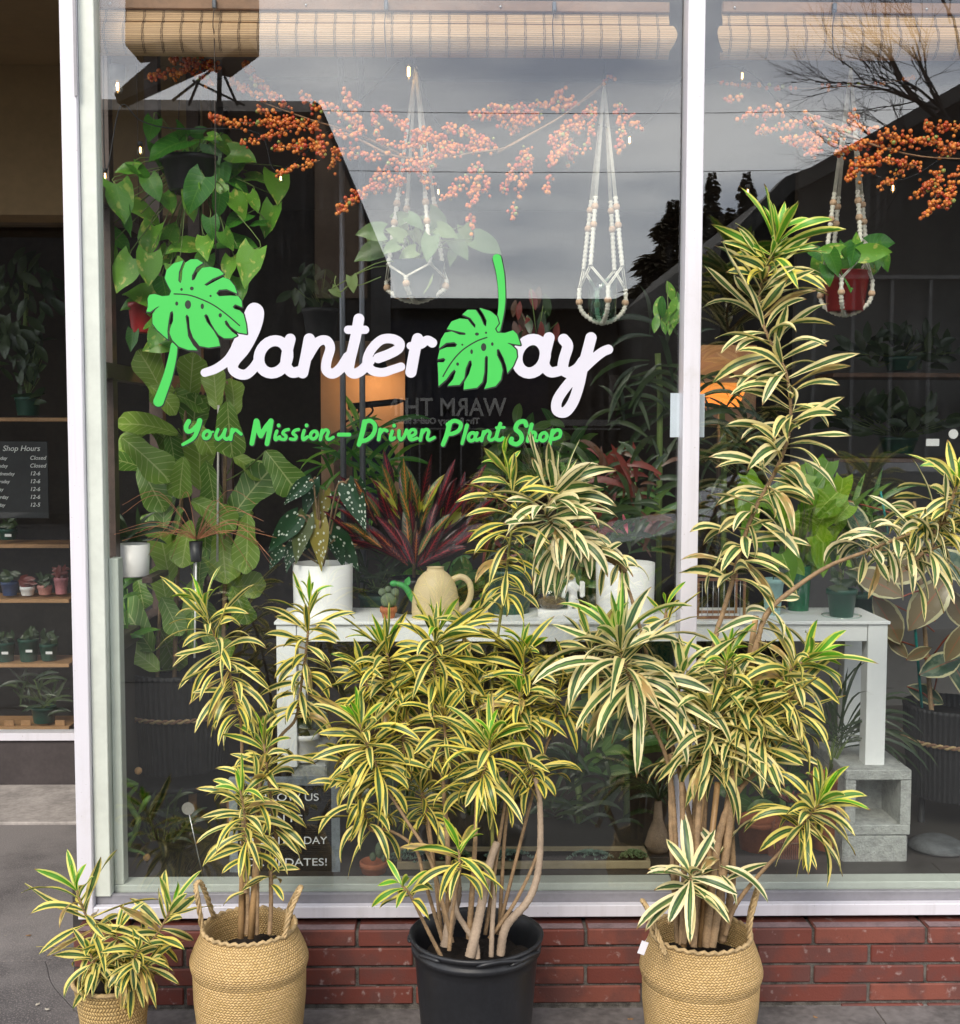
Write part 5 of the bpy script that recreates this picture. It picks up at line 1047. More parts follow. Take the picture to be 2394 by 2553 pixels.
def figure():
    import bmesh
    J = {'pelvis': (1430, 1492, 0, 13), 'chest': (1428, 1466, 0, 16), 'neck': (1428, 1451, 0, 9), 'head': (1425, 1436, 0, 17), 'lk': (1422, 1508, -.012, 9), 'la': (1420, 1520, 0, 8), 'rk': (1440, 1508, .01, 9), 'ra': (1442, 1520, .01, 8), 'ls': (1414, 1464, -.012, 8), 'le': (1406, 1480, -.02, 7), 'lh': (1404, 1492, -.03, 6), 'rs': (1442, 1464, .01, 8), 're': (1452, 1478, .01, 7), 'rh': (1450, 1490, 0, 6)}
    E = [('pelvis', 'chest'), ('chest', 'neck'), ('neck', 'head'), ('pelvis', 'lk'), ('lk', 'la'), ('pelvis', 'rk'), ('rk', 'ra'), ('chest', 'ls'), ('ls', 'le'), ('le', 'lh'), ('chest', 'rs'), ('rs', 're'), ('re', 'rh')]
    ks = list(J); off = OFF[t.name]; me = bpy.data.meshes.new('body'); me.from_pydata([P(J[k][0], J[k][1], .34 + J[k][2]) - off for k in ks], [(ks.index(a), ks.index(c_)) for a, c_ in E], [])
    o = bpy.data.objects.new('tmp', me); COL.objects.link(o); md = o.modifiers.new('s', 'SKIN')
    for k, v in zip(ks, me.skin_vertices[0].data): v.radius = (J[k][3] * s * .8,) * 2
    me.skin_vertices[0].data[0].use_root = True; sb = o.modifiers.new('u', 'SUBSURF'); sb.levels = sb.render_levels = 2
    bpy.context.view_layer.update(); m2 = bpy.data.meshes.new_from_object(o.evaluated_get(bpy.context.evaluated_depsgraph_get())); bpy.data.objects.remove(o)
    for p in m2.polygons: p.use_smooth = True
    m2.materials.clear(); m2.materials.append(m_wpot); o = bpy.data.objects.new('body', m2); COL.objects.link(o); o.parent = t
figure()
b = MB(); q = P(1424, 1436, .34); b.ball(q + Vector((-.004, -.012, 0)), 12 * s, 0, n=12, m=8, sc=(1, .7, .8)); b.build('visor', M('gold_visor', (.55, .42, .18), .2, .05, metal=.8), t)
b = MB(); p, q = P(1446, 1450, .35), P(1458, 1488, .35); b.box(p.x, q.x, .34, .37, q.z, p.z, 0, .003); b.build('backpack', m_wpot, t)
# second white cylinder with bromeliads
t, p0, p1 = potplant('potted_plant', 'dark reddish bromeliad in a tall white cylinder pot left of the mullion', 'potted plant', 1558, 1545, 1402, 148, 144, .42, m_wpot)
b = MB()
for i in range(90):
    x = 1558 + rr.uniform(-95, 95); y = rr.uniform(1150, 1390); fl(b, x, y, rr.uniform(50, 120), rr.uniform(20, 160), .45 + rr.uniform(-.1, .1), STRAP, .16, 480 + i, droop=1.3, lobe=0, center=False, nu=1, new=rr.choice((0, 0, 0, .5, 1)))
b.build('foliage', m_plain, t)
b = MB(); b.leaf(P(1565, 1330, .4), (-.25, 0, 1), (1, 0, .2), .07, .014, OVAL, 0, .3, 0, (0, .5, 0)); b.build('flower', M('pink_bract', (.7, .15, .2), .6), t)
# neon plants on the right end of the table
t, p0, p1 = potplant('lime_pothos', 'lime-green heart-leaved plant behind the tall leaning stem', 'potted plant', 1990, 1541, 1410, 60, 50, .50, M('green_glass', (.02, .16, .07), .15))
b = MB(); st = MB()
for i in range(46):
    a = rr.uniform(0, 6.28); r = rr.random() ** .6; x = 1990 + 150 * r * math.cos(a); y = 1300 + 130 * r * math.sin(a); Y = .47 + rr.uniform(-.12, .12); p = fl(b, x, y, rr.uniform(45, 88), rr.uniform(-150, -20), Y, HEART, .72, 600 + i, droop=.4, lobe=.18)
    st.tube(smooth_path([p, (p + p1) / 2 + Vector((0, 0, .03)), p1], 3), .0015, 4)
b.build('foliage', m_neon, t); st.build('stem', m_vine, t)
for cx, yb, yt, wt, wb, Y, m, lab, hl in ((1926, 1541, 1442, 54, 36, .40, M('teal_ceramic', (.32, .52, .50), .3, .05), 'pale teal fluted cup on the table left of the green jar', 'cup'), (2098, 1542, 1468, 74, 56, .36, m_gpot, 'dark green nursery pot at the right end of the table', 'pot')):
    t, p0, p1 = potplant('small_pot' if hl == 'pot' else 'ceramic_cup', lab, hl, cx, yb, yt, wt, wb, Y, m, .04)
    if hl == 'pot':
        b = MB(); b.lathe([(.001, 0), (46 * S(Y), .001), (50 * S(Y), .012), (48 * S(Y), .012), (44 * S(Y), .003)], p0, 30); b.build('saucer', M_glass('clear_plastic', .06, (.8, .88, .84)), t)
    b = MB(); st = MB()
    for i in range(14 if hl == 'pot' else 8): fl(b, cx + rr.uniform(-35, 35), yt - rr.uniform(0, 110), rr.uniform(35, 60), rr.uniform(0, 180), Y + rr.uniform(-.04, .04), OVAL, .4, 700 + cx + i, lobe=0)
    st.tube([p1 - Vector((0, 0, .02)), p1 + Vector((.004, 0, .09))], .002, 5); b.build('foliage', m_plain, t); st.build('stem', m_vine, t)
t = thing('wire_crate', 'small wire-fronted crate with a rusty wooden frame on the table beside the mullion', 'crate', P(1795, 1543, .30)); x0, x1 = P(1738, 1500, .30).x, P(1860, 1500, .30).x; z0, z1 = zt_ + .001, P(1800, 1442, .30).z; m_rust = M('rusty_frame', (.22, .10, .05), .7, .3)
b = MB()
for y in (.30, .42):
    b.box(x0, x1, y, y + .008, z0, z0 + .009); b.box(x0, x1, y, y + .008, z1 - .009, z1); b.box(x0, x0 + .008, y, y + .008, z0 + .0095, z1 - .0095); b.box(x1 - .008, x1, y, y + .008, z0 + .0095, z1 - .0095)
b.build('frame', m_rust, t); b = MB()
for k in range(1, 9): x = x0 + (x1 - x0) * k / 9; b.tube([(x, .304, z0 + .009), (x, .304, z1 - .009)], .001, 4)
b.build('wire', m_tin, t)
# letter board
t = thing('letter_board', 'grey framed black letter board with white capitals leaning inside the window', 'sign', P(712, 2205, .14)); yb = .13; p, q = P(570, 1940, yb), P(848, 2205, yb); fr = .026
b = MB(); b.box(p.x, q.x, yb, yb + .018, q.z, q.z + fr, 0, .002); b.box(p.x, q.x, yb, yb + .018, p.z - fr, p.z, 0, .002); b.box(p.x, p.x + fr, yb + .0005, yb + .0175, q.z + fr, p.z - fr); b.box(q.x - fr, q.x, yb + .0005, yb + .0175, q.z + fr, p.z - fr); b.build('frame', M('grey_wood_frame', (.22, .25, .27), .7, .3, 20, .3), t)
b = MB(); z = q.z + fr; n = 46; dz = (p.z - q.z - 2 * fr) / n
for i in range(n): b.box(p.x + fr, q.x - fr, yb + .010 - .003, yb + .016, z + i * dz + .0006, z + (i + 1) * dz - .0012)
b.box(p.x + fr, q.x - fr, yb + .011, yb + .017, z, p.z - fr); b.build('felt', M('black_felt', (.012, .012, .014), .95, .3, 60, .4), t)
for tx, py in (('FOLLOW US', 1998), ('ON IG', 2051), ('@PLANTER.DAY', 2106), ('FOR UPDATES!', 2160)):
    c = P(706, py, yb); text(tx, .034, (c.x, yb + .0055, c.z), M('letter_white', (.9, .9, .9), .6, .02, 3, 0), 'letter_row', t, 0, .0008, width=min(len(tx) * .0245, .275))
# small white pot by the left leg
t, p0, p1 = potplant('potted_plant', 'bushy dark plant in a small glossy white pot on the upper left concrete block', 'potted plant', 764, 1896, 1828, 66, 56, .31, m_wpot, .04)
b = MB()
for i in range(40): fl(b, 764 + rr.uniform(-35, 40), rr.uniform(1765, 1830), rr.uniform(30, 55), rr.uniform(-30, 210), .30 + rr.uniform(-.04, .04), OVAL, .4, 800 + i, lobe=0)
b.build('foliage', m_plain, t)
# terracotta pot with cactus at the window foot
t, p0, p1 = potplant('small_cactus', 'knobbly cactus in a terracotta pot and saucer right of the letter board', 'potted plant', 932, 2205, 2146, 68, 48, .13, m_terra, .05)
b = MB(); b.lathe([(.001, -.001), (30 * S(.13), -.001), (34 * S(.13), .012), (32 * S(.13), .012), (28 * S(.13), .003)], p0, 30); b.build('saucer', m_terra, t)
b = MB(); s = S(.13)
for x, y, r, h in ((946, 2120, 11, 2.0), (930, 2136, 9, 1.3), (956, 2140, 6, 1.5)): b.ball(P(x, y, .13), r * s, 0, n=12, m=8, sc=(1, 1, h))
b.build('cactus', m_cact, t)
# trough with succulents
t = thing('wooden_planter', 'long pale wooden trough of small succulents on the ledge at the window foot', 'planter', P(1300, 2198, .16)); yb = .14; p, q = P(990, 2150, yb), P(1622, 2199, yb); m_pale = M('pale_trough_wood', (.36, .29, .17), .7, .2, 5, .3)
b = MB(); b.box(p.x, q.x, yb, yb + .012, ZF - .006, p.z, 0, .002); b.box(p.x, q.x, yb + .13, yb + .142, ZF - .006, p.z); b.box(p.x, p.x + .012, yb + .0125, yb + .1295, ZF - .006, p.z); b.box(q.x - .012, q.x, yb + .0125, yb + .1295, ZF - .006, p.z); b.build('box', m_pale, t)
b = MB(); b.box(p.x + .013, q.x - .013, yb + .013, yb + .129, ZF, p.z - .012); b.build('soil', m_soil, t)
m_succ = M('succulent_grey_green', (.16, .24, .18), .7, .3, 30, .2); m_succ2 = M('succulent_green', (.14, .22, .09), .7, .3, 30, .2)
for cx, w, mm in ((1025, 60, m_succ), (1270, 70, m_succ), (1473, 58, m_succ), (1580, 38, m_succ2), (1140, 40, m_succ2)):
    b = MB()
    for i in range(90):
        a = rr.uniform(0, 6.28); r = rr.random() ** .6; q = P(cx + r * w * math.cos(a), 2140 - 18 * (1 - r * r) + 10 * max(0, r - .8) * 6 * rr.random(), yb + .05 + .05 * r * math.sin(a))
        for k in range(4): aa = k * 1.57 + a; b.leaf(q, (math.cos(aa), math.sin(aa), .8), (-math.sin(aa), math.cos(aa), 0), .011, .007, OVAL, 0, .3, 0, (0, .5, 0), 3)
    b.build('succulent', mm, t)
# ---------------------------------------------------------------- plants and things deeper inside
m_mid = leafmat('mid_green_leaf', 'philo2')
def mound(name, lab, cat, cx, cy, w, h, Y, m, prof, wr, n, l0, l1, pot, seed, ang=(20, 160), droop=1.0, lobe=0, new=(0,), potm=None, group=None):
    rr = random.Random(seed)
    if pot: t, p0, p1 = potplant(name, lab, cat, *pot, Y, potm or m_gpot, .03, group)
    else: t = thing(name, lab, cat, P(cx, cy + h / 2, Y), group); p1 = P(cx, cy + h / 2, Y)
    b = MB(); st = MB()
    for i in range(n):
        a = rr.uniform(0, 6.28); r = rr.random() ** .55; p = fl(b, cx + w / 2 * r * math.cos(a), cy + h / 2 * r * math.sin(a), rr.uniform(l0, l1), rr.uniform(*ang), Y + rr.uniform(-.12, .12) * min(1, w / 200), prof, wr, seed * 50 + i, droop=droop, lobe=lobe, center=False, nu=1, new=rr.choice(new), face=.7)
        if h < 200 and i % 3 == 0: st.tube([p, (p + p1) / 2, p1], .0018, 4)
    if h >= 200 or not st.v: st.tube([p1, P(cx + 6, cy, Y), P(cx, cy - h * .3, Y)], .012 if h >= 200 else .003, 7)
    b.build('foliage', m, t); st.build('stem', m_vine, t); return t
mound('tall_dracaena', 'tall dark spiky-leaved plant left of the mullion, behind the bromeliad', 'plant', 1640, 980, 190, 330, 1.1, m_plain, STRAP, .10, 55, 90, 170, (1640, 1700, 1560, 90, 70), 31, (-60, 240), 1.6)
mound('tall_dracaena', 'tall dark spiky-leaved plant just right of the mullion behind the lamp', 'plant', 1800, 1130, 150, 360, 1.3, m_plain, STRAP, .10, 50, 80, 140, (1800, 1690, 1560, 90, 70), 32, (-60, 240), 1.6)
mound('hanging_vine', 'green narrow-leaved vine hanging beside the left of the mullion', 'plant', 1668, 760, 60, 130, .35, m_poth, OVAL, .42, 16, 35, 60, None, 33, (-120, -60), .3)
mound('hanging_vine', 'reddish speckled vine hanging between the two macrame hangers', 'plant', 1340, 780, 130, 140, .55, m_plain, OVAL, .38, 22, 40, 62, None, 34, (-110, -70), .3, new=(0, .5, 1))
mound('fern', 'soft fern behind the thin canes under the table', 'plant', 1440, 2000, 240, 200, .6, m_plain, STRAP, .10, 60, 90, 150, (1440, 2190, 2120, 90, 70), 35, (20, 160), 1.8)
mound('leafy_plant', 'dark leafy plant under the table right of the letter board', 'plant', 980, 1990, 130, 150, .5, m_plain, OVAL, .35, 50, 45, 80, (980, 2190, 2090, 90, 70), 36, (0, 180), .8)
mound('leafy_plant', 'dark leafy plant standing under the middle of the table', 'plant', 1180, 2020, 160, 160, .75, m_plain, OVAL, .3, 50, 50, 90, (1180, 2190, 2100, 90, 70), 37, (0, 180), .8)
mound('spider_plant', 'dark thin-leaved grassy plant arching beside the right table leg', 'plant', 2090, 1840, 60, 60, .34, m_plain, STRAP, .035, 40, 180, 260, (2060, 2190, 1930, 90, 70), 38, (10, 170), 2.0, potm=m_terra)
mound('palm_plant', 'dark palm seedling on the floor under the stool', 'plant', 400, 2070, 150, 160, .45, m_plain, STRAP, .12, 40, 60, 110, (400, 2190, 2140, 70, 60), 39, (-20, 200), 1.4)
mound('dwarf_snake_plant', 'cluster of dark upright leaves behind the croton and begonia', 'plant', 940, 1450, 150, 90, .62, m_plain, STRAP, .08, 60, 60, 110, (940, 1530, 1480, 90, 80), 40, (10, 170), 1.3)
mound('tangled_vine', 'tangled dark plant hanging behind the left lettering', 'plant', 780, 700, 110, 100, 1.3, m_plain, OVAL, .4, 40, 30, 55, (800, 860, 770, 90, 66), 41, (-160, -20), .4, potm=m_black)
mound('leafy_plant', 'grey shadowy plants on the upper right shelf', 'plant', 2220, 1050, 330, 80, 2.6, m_plain, OVAL, .4, 80, 35, 70, (2240, 1130, 1090, 90, 70), 42, (0, 180), .5)
mound('leafy_plant', 'dark foliage on the top right shelf behind the hanger', 'plant', 2250, 880, 280, 90, 2.6, m_plain, OVAL, .4, 70, 35, 70, (2250, 925, 890, 90, 70), 43, (0, 180), .5)
# variegated rubber tree
t = thing('rubber_tree', 'variegated rubber tree with big leathery leaves in a black wicker basket at the right edge', 'potted plant', P(2330, 1960, .6)); b = MB(); st = MB()
for i, (x, y, l, a, nw) in enumerate([(2185, 1450, 150, 150, 1), (2315, 1502, 175, -130, 1), (2215, 1545, 150, -55, 1), (2240, 1614, 70, -40, 1), (2290, 1627, 70, 30, 1), (2350, 1655, 130, 25, 0), (2140, 1300, 130, -60, 0), (2390, 1520, 120, -60, 1), (2385, 1600, 120, -120, 1), (2270, 1330, 150, 100, 0), (2350, 1290, 150, 60, 0), (2210, 1370, 130, 170, 0), (2260, 1420, 140, -160, 1), (2385, 1410, 150, -30, 0), (2400, 1690, 150, -60, 0), (2310, 1730, 100, -20, 0)]):
    p = fl(b, x, y, l, a, .5 + (i % 4) * .05, OVAL, .50, 900 + i, droop=.25, lobe=0, fold=.2, new=nw, seg=8); st.tube(smooth_path([p, p.lerp(P(2330, y + 10, .62), .6), P(2330, y + 30, .62)], 3), .003, 5)
b.build('foliage', m_rub, t); st.build('petiole', M('red_petiole', (.30, .07, .04), .6), t)
b = MB(); ringed(b, [P(2325, 1800, .62), P(2300, 1500, .62), P(2280, 1250, .62)], .009, .006); b.build('trunk', m_stem, t)
b = MB(); b.tube([P(2260, 1300, .58), P(2300, 1780, .58)], .005, 6); b.tube([P(2196, 1225, .58), P(2215, 1330, .58)], .004, 6); b.build('stake', M('teal_stake', (.02, .22, .20), .5), t)
wicker(t, 2372, 1755, 1975, 240, 210, .6, 1868)
b = MB(); p = P(2385, 2190, .45)
for xx in (2300, 2440): b.tube([P(xx, 1985, .6), P(xx - 10, 2180, .6)], .012, 8)
b.build('leg', m_black, t)
tag_o = MB(); tag_o.lathe([(.001, 0), (70 * S(.3), 0), (78 * S(.3), .012), (50 * S(.3), .03), (.001, .034)], (P(2335, 2190, .32).x, .32, ZF - .006), 30, wob=.03); tag(tag_o.build('flat_stone', M('grey_stone', (.09, .095, .10), .8, .4, 20, .6)), 'rounded grey stone lying on the ledge at the lower right corner', 'stone')
# things low behind the right basket plant
t, p0, p1 = potplant('terracotta_pot', 'large plain terracotta pot standing behind the right basket plant', 'pot', 1890, 2195, 2040, 110, 80, .34, m_terra, .05)
t = thing('stick_basket', 'bundle-like basket of upright reddish sticks left of the concrete blocks', 'basket', P(1965, 2195, .26)); rr = random.Random(8); b = MB()
for i in range(60): a = i / 60 * 6.28; c = P(1965, 2195, .27); b.tube([c + Vector((.078 * math.cos(a), .05 * math.sin(a), 0)), c + Vector((.055 * math.cos(a), .04 * math.sin(a), .19 + rr.uniform(-.01, .01)))], .0028, 5)
b.build('stick', M('red_twig', (.30, .11, .06), .7, .3), t); b = MB()
for z in (.05, .14): c = P(1965, 2195, .27); b.tube([c + Vector(((.074 - z * .1) * 1.0 * math.cos(k / 30 * 6.283), (.074 - z * .1) * .75 * math.sin(k / 30 * 6.283), z)) for k in range(31)], .003, 5)
b.build('binding', m_rail, t)
b = MB(); c = P(1972, 2010, .27); b.ball(c, .018, 0, n=12, m=8); 
for i in range(16): a = i * 2.4; b.leaf(c, (math.cos(a), .5 * math.sin(a), 1), (-math.sin(a), .5 * math.cos(a), .1), .06, .008, STRAP, .8, .3, 0, (1, .4, 0))
b.build('air_plant', m_plain, t)
t = thing('ponytail_palm', 'swollen-based ponytail palm behind the cane stems of the right basket plant', 'potted plant', P(1640, 2150, .3)); s = S(.3); c = P(1640, 2120, .3)
b = MB(); b.lathe([(.001, -10 * s), (26 * s, 0), (34 * s, 16 * s), (26 * s, 46 * s), (13 * s, 80 * s), (9 * s, 130 * s)], c, 24, wob=.02); b.build('trunk', M('tan_bark', (.30, .21, .14), .85, .3, 20, .5), t)
b = MB()
for i in range(30): a = i * 2.4; b.leaf(c + Vector((0, 0, 128 * s)), (math.cos(a), .6 * math.sin(a), .9), (-math.sin(a), math.cos(a), 0), .2, .008, STRAP, 2.2, .3, 0, (0, rr.random(), 0))
b.build('foliage', m_plain, t); b = MB(); potlathe(b, 1640, 2195, 2122, 84, 66, .3, 0, .04); b.build('pot', m_black, t)
t = thing('curly_air_plant', 'pale green curling leaves dangling at the lower left corner of the window', 'plant', P(320, 2000, .16)); b = MB()
for pts in ([(262, 1918), (320, 1945), (340, 1960), (318, 1990), (330, 2020), (345, 2045), (335, 2080), (320, 2115), (350, 2125), (372, 2140)], [(350, 2040), (335, 2075), (290, 2088), (268, 2060), (270, 2010), (300, 1985), (330, 1980)], [(345, 2030), (362, 2000), (375, 1985)], [(262, 1960), (300, 1958), (345, 1955)]):
    sp = smooth_path([P(x, y, .16 + .02 * math.sin(x * .1)) for x, y in pts], 5); n = len(sp)
    b.tube(sp, [.0095 * math.sin(math.pi * (.08 + .84 * i / n)) for i in range(n)], 6)
b.build('leaf', M('curly_green', (.13, .24, .05), .5, .3, 15, .2), t); b = MB()
for x, y in ((345, 1922), (366, 2138)): b.ball(P(x, y, .15), .012, 0, n=10, m=7)
b.build('bud', M('orange_bud', (.50, .28, .12), .7, .3), t)
t = thing('round_plant_label', 'round clear plant label on a thin wire above the left basket', 'plant label', P(500, 2190, .1)); b = MB(); c = P(469, 2016, .1); b.tube([c + Vector((0, -.001, 0)), c + Vector((0, .001, 0))], 16 * S(.1), 20, smooth=False); b.build('disc', M('frosted_disc', (.32, .30, .27), .4), t); b = MB(); b.tube([P(472, 2030, .1), P(508, 2196, .1)], .0018, 5); b.build('wire', m_tin, t)
# lamp with an orange shade and a clothes rail in the warm light
t = thing('shaded_lamp', 'lit lamp with a warm orange shade just right of the mullion', 'lamp', P(1795, 1300, 2.0)); c = P(1795, 1015, 2.0); s = S(2.0)
b = MB(); b.lathe([(48 * s, 0), (46 * s, .01), (70 * s, 58 * s), (69 * s, 58 * s), (46 * s, .003)][::1], c, 40)
def shade():
    n = NB('lamp_shade_glow'); tr = n.n('ShaderNodeBsdfTranslucent', {0: (.9, .5, .2)}); em = n.n('ShaderNodeEmission', {0: (1, .42, .10), 1: .8}); mx_ = n.n('ShaderNodeMixShader', {0: .6, 1: tr.outputs[0], 2: em.outputs[0]}); n.set(n.out.inputs[0], mx_.outputs[0]); return n.m
b.build('lamp_shade', shade(), t); b = MB(); b.tube([c, (c.x, 2.0, .2)], .012, 8); b.build('stand', m_black, t)
def lamp_light(loc, e, r=.05, name='lamp_light', par=None):
    l = bpy.data.lights.new(name, 'POINT'); l.energy = e; l.color = (1, .50, .20); l.shadow_soft_size = r; o = bpy.data.objects.new(name, l); COL.objects.link(o)
    o.location = Vector(loc) - (OFF[par.name] if par else Vector()); o.parent = par
lamp_light(c + Vector((0, 0, .06)), 3, .04, par=t)
b = MB(); b.box(P(1745, 1000, 2.3).x, P(1885, 1000, 2.3).x, 2.3, 2.34, P(1800, 1060, 2.3).z, P(1800, 860, 2.3).z); tag(b.build('wall_board', m_lwall), 'tan board behind the shaded lamp, warmed by its light', 'board')
t = thing('wall_sconce', 'small wall lamp casting orange light on the plaster behind the tagline', 'lamp', P(900, 930, 4.4)); b = MB(); c = P(935, 935, 4.3); b.lathe([(.10, 0), (.05, .14), (.001, .145)], c, 24); b.build('lamp_shade', m_black, t); lamp_light(c + Vector((0, -.05, -.05)), 5, .05, par=t)
t = thing('clothes_rail', 'dark hanging rail with shirts on hangers in front of the orange wall', 'clothes rail', P(930, 1250, 3.2)); b = MB(); b.tube([P(868, 1014, 3.2), P(985, 1002, 3.2)], .018, 8); b.tube([P(985, 1002, 3.2), P(1015, 1000, 3.2), (P(1015, 1000, 3.2).x, 3.2, .0)], .02, 8); b.build('rail', m_black, t)
def shirt(cx, cy, w, h, Y, m, nm):
    s = S(Y); c = P(cx, cy, Y); b = MB(); o = [(-.10, 0), (-.14, -.03), (-.42, -.12), (-.62, -.42), (-.48, -.50), (-.36, -.32), (-.34, -1), (.34, -1), (.36, -.32), (.48, -.50), (.62, -.42), (.42, -.12), (.14, -.03), (.10, 0), (0, -.05)]
    b.prism([(c.x + x * w * s, c.z + z * h * s) for x, z in o], Y - .02, Y + .02); return b.build(nm, m, t)
shirt(918, 1050, 110, 210, 3.15, M('navy_cloth', (.012, .014, .03), .9), 'shirt'); shirt(868, 1062, 100, 180, 3.35, M('tan_cloth', (.20, .13, .09), .9), 'shirt')
b = MB()
for cx in (885, 920): b.tube(smooth_path([P(cx, 1010, 3.18), P(cx + 10, 1022, 3.18), P(cx, 1036, 3.18), P(cx - 35, 1060, 3.18)], 4), .006, 5)
b.build('hanger', m_black, t)
# shelves on the grey wall at right
for i, (py, lab) in enumerate(((930, 'upper long wooden shelf on the grey wall at the right'), (1142, 'lower long wooden shelf on the grey wall at the right'))):
    b = MB(); z = P(2200, py, 2.5).z; b.box(P(2075, py, 2.5).x, 4.5, 2.48, 2.8, z - .022, z, 0, .002); tag(b.build('wall_shelf', M('brown_shelf', (.16, .085, .05), .6, .3, 8, .2)), lab, 'shelf', 'shelves on the right wall')
b = MB(); c = P(2377, 1082, 1.2); b.tube([c + Vector((0, -.003, 0)), c], 12 * S(1.2), 24, smooth=False); tag(b.build('round_tag', m_wpot), 'small round white tag near the right edge', 'tag')
b = MB(); p, q = P(2310, 1094, 1.2), P(2342, 1112, 1.2); b.box(p.x, q.x, 1.2, 1.202, q.z, p.z); tag(b.build('price_label', m_wpot), 'small white price label left of the round tag', 'label')
# berry garlands
def berrymat():
    n = NB('orange_berry'); r = n.col()[1]; c = n.mix(r, (.50, .05, .02), (.88, .32, .05)); c = n.mix(n.step(r, .93, .96), c, (.30, .34, .08)); sp = n.noise(300)
    return n.bsdf(c, .22, 0, n.bump(sp, .2, .001), .5)
m_berry = berrymat(); m_twig = M('tan_twig', (.30, .17, .09), .8, .2, 30, .3)
def garland(lab, spine, sprigs, Y, seed):
    rr = random.Random(seed); t = thing('berry_branch', lab, 'berry branch', P(spine[0][0], spine[0][1], Y), 'branches of orange berries hung across the window')
    b = MB(); sp = smooth_path([P(x, y, Y + .01) for x, y in spine], 5); n = len(sp); b.tube(sp, [.0045 - .003 * i / n for i in range(n)], 6); b.build('twig', m_twig, t)
    for (x0, y0, x1, y1, dens) in sprigs:
        b = MB(); L_ = math.hypot(x1 - x0, y1 - y0); nb = int(L_ / 3.1 * dens); cx, cy = (x0 + x1) / 2 + rr.uniform(-.1, .1) * L_, (y0 + y1) / 2 + rr.uniform(0, .1) * L_; yo = rr.uniform(-.04, .05)
        pts = [P((1 - k) ** 2 * x0 + 2 * k * (1 - k) * cx + k * k * x1, (1 - k) ** 2 * y0 + 2 * k * (1 - k) * cy + k * k * y1, Y + yo * k) for k in [i / 10 for i in range(11)]]
        b.tube(pts, .0011, 4, 1)
        for i in range(nb):
            k = rr.random() ** .9; wd = .014 * (1 - .55 * abs(k - .4)) * dens ** .5; q = pts[min(9, int(k * 10))].lerp(pts[min(10, int(k * 10) + 1)], k * 10 % 1)
            b.ball(q + Vector((rr.gauss(0, wd * .6), rr.gauss(0, wd * .6), rr.gauss(0, wd * .6))), rr.uniform(.0042, .0076), 0, (0, rr.random(), 0), 8, 6)
        b.build('berry_sprig', [m_berry, m_twig], t)
def cc(l, ox, oy=0): return [(ox + a * .4292, oy + b_ * .4292, ox + c_ * .4292, oy + d_ * .4292, e) for a, b_, c_, d_, e in l]
garland('berry branch reaching left across the dark reflected wall toward the pothos', [(1010, 390), (880, 330), (780, 300), (640, 250)],
 cc([(1860, 700, 1210, 680, 1.2), (1700, 640, 1420, 370, 1.1), (1600, 600, 1330, 460, 1), (1860, 650, 1740, 530, 1), (1860, 760, 1500, 640, 1.6), (1700, 740, 1410, 830, 1.2), (1860, 860, 1600, 850, 1.6), (1860, 930, 1620, 1010, 1), (1860, 820, 1690, 850, 1.5), (1150, 370, 840, 460, 1.3), (1250, 380, 1000, 350, 1.3), (1250, 480, 1060, 400, 1.2), (1280, 420, 1120, 330, 1.2)], 0), .22, 1)
garland('thick berry branch spreading over the left macrame hanger', [(830, 320), (900, 350), (990, 390), (1110, 392), (1180, 380), (1260, 368), (1330, 330), (1400, 290), (1500, 210)],
 cc([(250, 760, 0, 590, 1.4), (250, 760, 140, 530, 1.4), (330, 800, 290, 640, 1.1), (520, 760, 350, 620, 1.5), (220, 790, 70, 780, 1.2), (380, 900, 80, 880, 1.6), (470, 850, 330, 800, 1), (480, 780, 640, 760, 2.2), (480, 840, 700, 790, 2.4), (620, 890, 780, 880, 2.2), (700, 830, 1010, 880, 1.7), (800, 750, 1010, 840, 1.5), (710, 740, 880, 760, 1.5), (440, 930, 320, 1010, 1.4), (400, 1010, 110, 1220, 1.9), (480, 1030, 310, 1100, 1.3), (460, 960, 680, 950, 2.2), (440, 1010, 460, 1110, 1.4), (560, 1000, 640, 1070, 1.5), (900, 960, 720, 1150, 1.6), (940, 970, 880, 1190, 1.7), (960, 1020, 965, 1130, 1.1), (870, 1240, 880, 1330, 1.2), (20, 810, 0, 900, 1.6), (100, 880, 40, 1000, 1.2)], 800), .20, 2)
garland('berry branch rising to the right above the middle of the window', [(1240, 380), (1330, 330), (1400, 290), (1470, 240), (1520, 195)],
 cc([(1300, 600, 870, 680, 1.8), (1200, 660, 980, 620, 1.8), (1270, 690, 1110, 750, 1.8), (1290, 640, 1050, 720, 1.4), (1320, 610, 1410, 520, 1.2), (1340, 640, 1490, 580, 1.5), (1230, 850, 1130, 980, 1.8), (1130, 980, 1050, 1120, 1.6), (1210, 920, 1150, 1130, 1.6), (1130, 1160, 1115, 1270, 1.0), (1590, 600, 1480, 770, 2), (1500, 680, 1330, 840, 1.7), (1420, 720, 1380, 900, 2), (1470, 800, 1330, 950, 1.8), (1480, 830, 1430, 960, 1.3), (1330, 1010, 1310, 1120, 1.0), (1590, 620, 1560, 780, 1.2), (1730, 600, 1740, 880, 1.2), (1720, 610, 1860, 740, 1.2), (1560, 790, 1530, 890, .8), (1690, 430, 1660, 460, 1.5)], 800), .24, 3)
